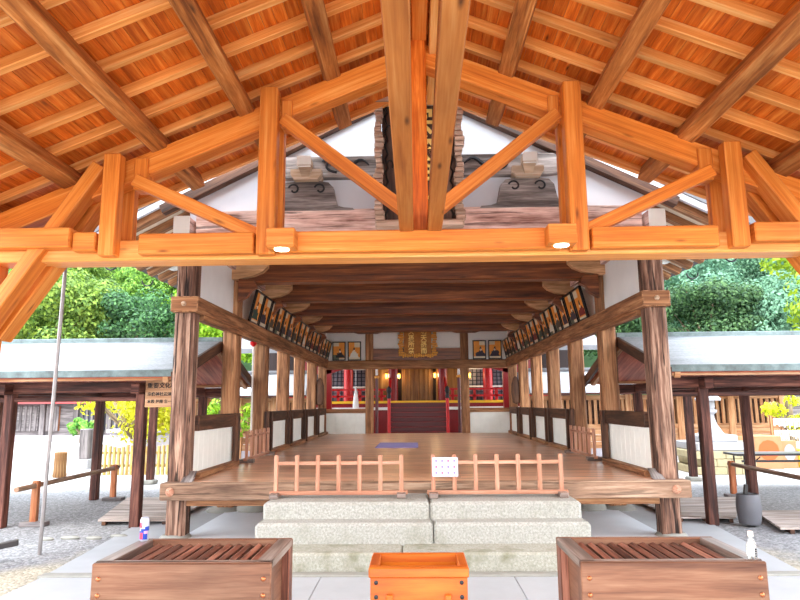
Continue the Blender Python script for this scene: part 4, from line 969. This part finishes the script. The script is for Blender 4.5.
def duckboard(label, quad):
    t = thing('duckboard', label, 'duckboard', (quad[0][0], quad[0][1], 0), 0, 'duckboards on the gravel')
    a, b, c, d = [V3((x, y, .05)) for x, y in quad]; n = 16
    g = G()
    for k in range(n):
        u0, u1 = (k+.06)/n, (k+.94)/n
        g.prism([a.lerp(d, u0), b.lerp(c, u0), b.lerp(c, u1), a.lerp(d, u1)], (0, 0, -.025), b-a)
    part(t, 'slat', g, 'duck')
    for q in (.08, .5, .92):
        g = G(); g.beam(a.lerp(b, q)-V3((0, 0, .05)), d.lerp(c, q)-V3((0, 0, .05)), .05, .05); part(t, 'bearer', g, 'dark')
duckboard('slatted grey duckboard on gravel in front of the bamboo fence', [(-4.45, 8.98), (-3.45, 8.98), (-3.45, 11.1), (-5.0, 11.1)])
duckboard('slatted grey duckboard behind the corridor post and grey bin', [(3.45, 9.0), (4.25, 9.0), (5.2, 10.8), (3.45, 10.8)])
duckboard('slatted grey duckboard running from the grey bin to the picture edge', [(4.42, 8.24), (6.2, 8.24), (6.2, 9.5), (4.75, 9.5)])

# ------------------------------------------------------------------ lattice walls, stone wall, bamboo fence, outbuildings
for s in (-1, 1):
    X0, X1 = s*3.3, s*(10.9 if s > 0 else 8.6)
    t = thing('lattice_wall', 'roofed tan timber lattice wall running back from the hall, %s' % SIDE[s], 'wall', (s*6, 19.5, 0), 0, 'roofed lattice walls')
    wp = lambda n, g, mt, lb=None: part(t, n, g, mt, lb)
    g = G(); g.box(X0, X1, 19.42, 19.58, -.03, .22, bev=.01); wp('stone_footing', g, 'wallstone')
    g = G()
    nb = 16
    for k in range(3): g.box(X0, X1, 19.47, 19.53, .22+k*.2, .41+k*.2, (1, 0, 0), .006)
    wp('lower_board', g, 'sukibei')
    g = G(); nx = 46
    for k in range(nx):
        x = X0+(X1-X0)*(k+.5)/nx; g.box(x-.045, x+.045, 19.48, 19.52, .92, 1.66, (0, 0, 1))
    wp('lattice', g, 'sukibei')
    g = G(); g.box(X0, X1, 19.62, 19.64, .8, 1.7); wp('backing_board', g, 'dark')
    for z in (.86, 1.72):
        g = G(); g.box(X0, X1, 19.43, 19.57, z-.07, z+.07, (1, 0, 0), .008); wp('wall_rail', g, 'sukibei')
    n = 5
    for k in range(n+1):
        x = X0+(X1-X0)*k/n; g = G(); g.box(x-.09, x+.09, 19.4, 19.6, -.03, 1.85, bev=.01); wp('wall_post', g, 'sukibei')
    for y0, y1 in ((18.75, 19.5), (20.25, 19.5)):
        g = G(); g.prism([(X0, y0, 1.86), (X0, y1, 2.48), (X0, y1, 2.56), (X0, y0, 1.95)], (X1-X0, 0, 0)); wp('roof_slope', g, 'greyroof')
    g = G(); g.box(X0, X1, 18.78, 18.83, 1.8, 1.88); wp('eave_board', g, 'corr')
    g = G()
    for k in range(40):
        x = X0+(X1-X0)*(k+.5)/40; g.beam((x, 18.8, 1.86), (x, 19.5, 2.4), .05, .06)
    wp('rafter_row', g, 'corr')
    g = G(); g.box(X0, X1, 19.38, 19.62, 2.52, 2.62, bev=.02); wp('ridge_cap', g, 'darktile')
t = thing('stone_wall', 'low pale grey stone wall behind the bamboo fence', 'wall', (-7.4, 17, 0))
g = G(); g.box(-8.6, -5.4, 17.8, 18.2, -.03, .86, bev=.02); part(t, 'wall_body', g, 'wallstone')
g = G(); g.box(-8.68, -5.35, 17.74, 18.26, .84, .95, bev=.02); part(t, 'coping', g, 'wallstone')
g = G(); g.box(-9.0, -8.66, 16.8, 17.2, -.03, .22, bev=.02); part(t, 'end_base', g, 'stone')
g = G(); g.box(-8.95, -8.7, 16.85, 17.15, .22, 1.0, bev=.02); part(t, 'end_post', g, 'greywood')
t = thing('bamboo_fence', 'yellow upright bamboo fence beyond the duckboard on the signboard side', 'fence', (-6.5, 15.4, 0))
for k in range(22):
    x = -7.62+k*.108; g = G(); hh = rnd.uniform(.6, .69); g.cyl((x, 15.38, -.03), (x, 15.38, hh), .04, n=8); part(t, 'bamboo_pale', g, 'bamboo')
for z in (.18, .48):
    g = G(); g.cyl((-7.7, 15.45, z), (-5.2, 15.45, z), .03, n=8); part(t, 'cross_rail', g, 'bamboo')
# far building with red roof
t = thing('far_storehouse', 'grey timber storehouse with red metal roof across the court', 'building', (-17.5, 30, 0))
bp_ = lambda n, g, mt, lb=None: part(t, n, g, mt, lb)
g = G(); g.box(-23, -12.6, 30.2, 34, -.03, 1.75); bp_('wall', g, 'greywood')
g = G(); g.box(-23.2, -12.4, 29.9, 30.2, -.03, .25); bp_('plinth', g, 'wallstone')
for x in (-21, -19.4, -17.8, -16.2, -14.6, -13):
    g = G(); g.box(x-.12, x+.12, 30.05, 30.25, -.03, 1.75); bp_('wall_post', g, 'greywood')
for x0, x1, mt in ((-20.8, -19.6, 'lattice'), (-19.2, -18.0, 'greywood'), (-17.6, -17.0, 'orangepost'), (-16.0, -14.8, 'lattice'), (-14.4, -13.2, 'lattice')):
    g = G(); g.box(x0, x1, 30.1, 30.2, .45, 1.6); w_ = bp_('window', g, mt)
    g = G()
    for k in range(5): a = x0+(x1-x0)*(k+.5)/5; g.box(a-.05, a+.05, 30.05, 30.1, .45, 1.6)
    part(w_, 'bar', g, 'greywood')
g = G(); g.prism([(-23.5, 29.4, 1.72), (-12.2, 29.4, 1.72), (-12.2, 32, 2.9), (-23.5, 32, 2.9)], (0, 0, .12)); g.prism([(-23.5, 34.5, 1.72), (-12.2, 34.5, 1.72), (-12.2, 32, 2.9), (-23.5, 32, 2.9)], (0, 0, .12)); bp_('roof', g, 'redroof', 'red metal roof')
t = thing('far_hall', 'pale grey outbuilding behind the strung prayer slips', 'building', (17, 29, 0))
g = G(); g.box(12.5, 24, 29, 33, -.03, 2.2); part(t, 'wall', g, 'greywood')
g = G(); g.prism([(12, 28.2, 2.1), (24.5, 28.2, 2.1), (24.5, 31, 3.4), (12, 31, 3.4)], (0, 0, .15)); part(t, 'roof', g, 'darktile')
for k in range(5):
    g = G(); g.box(13+k*2.1, 14.4+k*2.1, 28.93, 29.02, .6, 1.8); part(t, 'window', g, 'lattice')

# stone lantern
t = thing('stone_lantern', 'pale stone lantern on a stepped base behind the corridor posts', 'lantern', (6.85, 15.3, 0))
lp = lambda n, g, mt, lb=None: part(t, n, g, mt, lb)
cx, cy = 6.85, 15.3
g = G()
for j in range(3):
    for k in range(4):
        x = cx-.66+k*.33+(.12 if j % 2 else 0)
        g.box(max(cx-.66, x), min(cx+.66, x+.325), cy-.66, cy+.66, -.03+j*.17, .135+j*.17, bev=.015)
lp('block_base', g, 'stoneyellow', 'yellowish block base')
g = G(); g.box(cx-.6, cx+.6, cy-.6, cy+.6, .48, .66, bev=.02); lp('base_tier', g, 'stone')
g = G(); g.box(cx-.42, cx+.42, cy-.42, cy+.42, .66, .82, bev=.02); lp('base_tier', g, 'stone')
g = G(); g.lathe([(.33, .82), (.28, .88), (.17, 1.05), (.12, 1.2), (.115, 1.28), (.19, 1.33), (.2, 1.38), (.14, 1.4)], (cx, cy, 0), 6); lp('shaft', g, 'stone')
g = G(); g.lathe([(.13, 1.4), (.15, 1.45), (.15, 1.58), (.13, 1.62)], (cx, cy, 0), 6); lp('fire_box', g, 'stone')
g = G(); g.lathe([(.3, 1.6), (.31, 1.65), (.2, 1.74), (.07, 1.82), (.06, 1.86), (.08, 1.92), (.02, 1.99)], (cx, cy, 0), 6); lp('lantern_cap', g, 'stone')
# folding table and boxes
t = thing('folding_table', 'long dark folding table in the gravel behind the handrail', 'table', (7.2, 12.6, 0))
g = G(); g.box(5.95, 8.6, 12.3, 12.85, .57, .61, bev=.006); part(t, 'table_top', g, 'tabletop')
g = G(); g.box(6.05, 8.5, 12.34, 12.36, .45, .49); part(t, 'apron_bar', g, 'tabletop')
for x in (6.12, 8.4):
    for y in (12.38, 12.78):
        g = G(); g.cyl((x, y, .57), (x, y, -.03), .016, n=8); part(t, 'leg', g, 'iron')
    g = G(); g.cyl((x, 12.38, .3), (x+.3*(1 if x < 7 else -1), 12.38, .55), .012, n=6); part(t, 'leg_stay', g, 'iron')
for (x0, x1, y0, z1, mt, pr, lb) in ((8.1, 8.75, 15.8, .74, 'cardboard', 'orangeprint', 'cardboard box with orange print behind the folding table'), (8.8, 9.15, 15.9, .62, 'cardboard', 'wallstone', 'plain tan cardboard box beside the orange printed box')):
    t = thing('cardboard_box', lb, 'box', ((x0+x1)/2, y0+.2, 0), 0, 'cardboard boxes')
    g = G(); g.box(x0, x1, y0, y0+.4, -.03, z1, bev=.006); part(t, 'carton', g, mt)
    g = G(); g.prism([(x0+(x1-x0)*(.5+.38*math.cos(a)), y0-.003, z1*.55+z1*.33*math.sin(a)) for a in [q*PI/6 for q in range(12)]], (0, .004, 0)); part(t, 'print', g, pr, 'printed patch')
g = G(); g.box(-.3, .3, -.2, .2, -.03, .42, bev=.02); g.box(-.26, .26, -.22, -.19, .1, .3)
single('plastic_crate', g, 'yellowplastic', 'yellow plastic crate beneath the folding table', 'crate', (9.55, 16.2, 0), local=True)
t = thing('slip_rack', 'rack of strung pale paper fortune slips under the yellow-green bush', 'rack', (10.2, 17, 0))
for x in (9.2, 11.2):
    g = G(); g.box(x-.03, x+.03, 16.97, 17.03, -.03, 1.2); part(t, 'rack_post', g, 'sukibei')
g = G()
for z in (.5, .8, 1.1): g.cyl((9.2, 17, z), (11.2, 17, z), .012, n=6)
part(t, 'string_bar', g, 'cordwhite')
g = G()
for z in (.5, .8, 1.1):
    for k in range(30): x = 9.25+k*.065; g.box(x, x+.03, 16.97, 16.99, z-rnd.uniform(.12, .24), z+.03)
o = part(t, 'paper_slip', g, 'white'); o['kind'] = 'stuff'

# ------------------------------------------------------------------ trees
def crown(blobs, nleaf, size, mat, seed, flat=.6):
    r = random.Random(seed); g = G()
    for (bx_, by_, bz_, br) in blobs:
        for _ in range(nleaf):
            d = V3((r.gauss(0, 1), r.gauss(0, 1), r.gauss(0, 1))).normalized()
            rad = br*(r.random()**.35); p = V3((bx_, by_, bz_))+V3((d.x*rad, d.y*rad, d.z*rad*.75))
            nrm = (d+V3((r.uniform(-1, 1), r.uniform(-1, 1), r.uniform(-.3, 1.2)))*flat).normalized()
            a = nrm.orthogonal().normalized(); b = nrm.cross(a); th = r.uniform(0, PI)
            a, b = a*math.cos(th)+b*math.sin(th), b*math.cos(th)-a*math.sin(th)
            sz = size*r.uniform(.6, 1.25)
            g.v += [tuple(p-a*sz), tuple(p+b*sz*.55), tuple(p+a*sz), tuple(p-b*sz*.55)]
            o = len(g.v)-4; g.f.append([o, o+1, o+2, o+3]); g.m.append(0); g.uv.append([(0, 0), (1, 0), (1, 1), (0, 1)])
    return g
def tree_proto(name, mat, seed, h, rad, nb, nleaf, size):
    r = random.Random(seed)
    blobs = []
    for _ in range(nb):
        a = r.uniform(0, 2*PI); q = rad*math.sqrt(r.random())*.75; z = h*r.uniform(.45, .95)
        blobs.append((q*math.cos(a), q*math.sin(a), z, rad*r.uniform(.24, .4)))
    t = bpy.data.objects.new(name, None); t.empty_display_size = .3; COL.objects.link(t)
    g = crown(blobs, nleaf, size, mat, seed)
    part(t, 'crown', g, mat, local=True, fix=False)
    g = G(); g.tube([V3((0, 0, -.5)), V3((.1*rad, 0, h*.3)), V3((-.05*rad, .05*rad, h*.6)), V3((0, 0, h*.85))], [.05*rad+.1, .045*rad+.08, .03*rad+.05, .03], 8)
    for b in blobs[:6]: g.tube([V3((0, 0, h*.4)), V3((b[0]*.5, b[1]*.5, b[2]*.8)), V3((b[0], b[1], b[2]+.2))], [.08, .06, .02], 6)
    part(t, 'trunk', g, 'trunk', local=True)
    return t
# hillside behind
def hz(x, y): return max(-.05, (y-34)*.44)+.8*math.sin(x*.15+y*.1)*(1 if y > 38 else 0)
g = G(); nx, ny = 30, 12; pts = []; F = []
for j in range(ny):
    for i in range(nx): x = -75+150*i/(nx-1); y = 34+46*j/(ny-1); pts.append((x, y, hz(x, y)-.1))
for j in range(ny-1):
    for i in range(nx-1): F.append((j*nx+i, j*nx+i+1, (j+1)*nx+i+1, (j+1)*nx+i))
g._add(pts, F, (1, 0, 0)); struct('wooded_hillside', g, 'hill')
kinds = {'dark': ('leafdark', 'dark evergreen'), 'mid': ('leafmid', 'mid green broadleaf'), 'blue': ('leafblue', 'bluish green haze-tinted'), 'lime': ('leaflime', 'bright yellow-green')}
protos = {}
for i, (k, (mt, lb)) in enumerate(kinds.items()):
    protos[k] = tree_proto('hillside_tree', mt, 20+i, 8.5, 3.6, 46, 400, .125)
used = {k: False for k in kinds}
cnt = {}
tr = random.Random(5)
def plant(k, x, y, sc, lab):
    z = hz(x, y)-.1 if y > 34 else -.03
    if used[k]: o = dup(protos[k], (x, y, z))
    else: o = protos[k]; o.location = (x, y, z); used[k] = True
    o.scale = (sc, sc, sc*tr.uniform(.95, 1.15)); o.rotation_euler = (0, 0, tr.uniform(0, 6.28))
    tag(o, lab, 'tree', 'trees on the wooded hillside')
ROWN = ['front row', 'second row', 'third row', 'top row']
for s in (-1, 1):
    for row, (y, xs_) in enumerate(((35, (6, 11, 15.5, 20, 24.5)), (41, (7, 12.5, 17.5, 23, 28.5)), (48, (7, 14, 20, 26, 32.5)), (57, (9, 17, 25, 33, 41)))):
        for i, x in enumerate(xs_):
            if s < 0: k = tr.choice(['dark', 'mid', 'mid', 'dark', 'lime'] if row != 1 else ['lime', 'mid', 'mid'])
            else: k = tr.choice(['blue', 'blue', 'blue', 'dark', 'mid'] if i > 0 else ['lime'])
            lab = '%s tree, %s of the hillside, %s, %s from hall' % (kinds[k][1], ROWN[row], SIDE[s], ORD[i])
            plant(k, s*(x+tr.uniform(-.7, .7)), y+tr.uniform(-1, 1), tr.uniform(.8, 1.05), lab)
# near trees
def neartree(name, lab, cat, loc, h, rad, nb, nl, sz, mt, seed):
    t = tree_proto(name, mt, seed, h, rad, nb, nl, sz); t.location = loc; tag(t, lab, cat); return t
neartree('maple_tree', 'bright lime maple reaching in beyond the corridor roof', 'tree', (9.9, 14.3, -.03), 6.0, 2.0, 20, 240, .085, 'leaflime', 71)
neartree('ornamental_tree', 'small yellow-lime tree behind the bamboo fence', 'tree', (-7.2, 16.2, -.03), 2.1, 1.4, 22, 150, .06, 'leafyellow', 72)
neartree('yellow_bush', 'yellow-green bush over the strung paper slips', 'bush', (10.0, 17.6, -.03), 1.9, .9, 10, 130, .06, 'leafyellow', 73)
neartree('garden_shrub', 'yellow-green shrub seen through the colonnade gap on the signboard side', 'bush', (-4.9, 16.5, -.03), 1.7, .8, 8, 120, .06, 'leaflime', 74)
neartree('courtyard_shrub', 'green shrub in front of the red-roofed storehouse', 'bush', (-15.2, 28.8, -.03), 1.1, .7, 8, 120, .1, 'leafmid', 75)

# ------------------------------------------------------------------ light
w = bpy.data.worlds.new('world'); S.world = w; w.use_nodes = True
nt = w.node_tree; bg = nt.nodes['Background']
tc = N(nt, 'ShaderNodeTexCoord'); sp = N(nt, 'ShaderNodeSeparateXYZ'); nt.links.new(tc.outputs['Generated'], sp.inputs[0])
c = ramp(nt, sp.outputs[2], [(0.0, (1, 1, 1, 1)), (.5, (.86, .93, 1, 1)), (1, (.75, .86, 1, 1))])
nt.links.new(c, bg.inputs[0]); bg.inputs[1].default_value = 2.0
sun = bpy.data.lights.new('sun', 'SUN'); sun.energy = .7; sun.angle = math.radians(12); sun.color = (1, .95, .86)
so = bpy.data.objects.new('sun', sun); COL.objects.link(so)
so.rotation_euler = Euler((math.radians(24), math.radians(-14), 0))
S.view_settings.view_transform = 'Standard'; S.view_settings.look = 'None'; S.view_settings.gamma = 1; S.view_settings.use_curve_mapping = False
S.view_settings.exposure = 2.0
S.cycles.max_bounces = 10; S.cycles.diffuse_bounces = 6; S.cycles.glossy_bounces = 3; S.cycles.transmission_bounces = 6
S.cycles.use_denoising = True
S.cycles.sample_clamp_indirect = 8
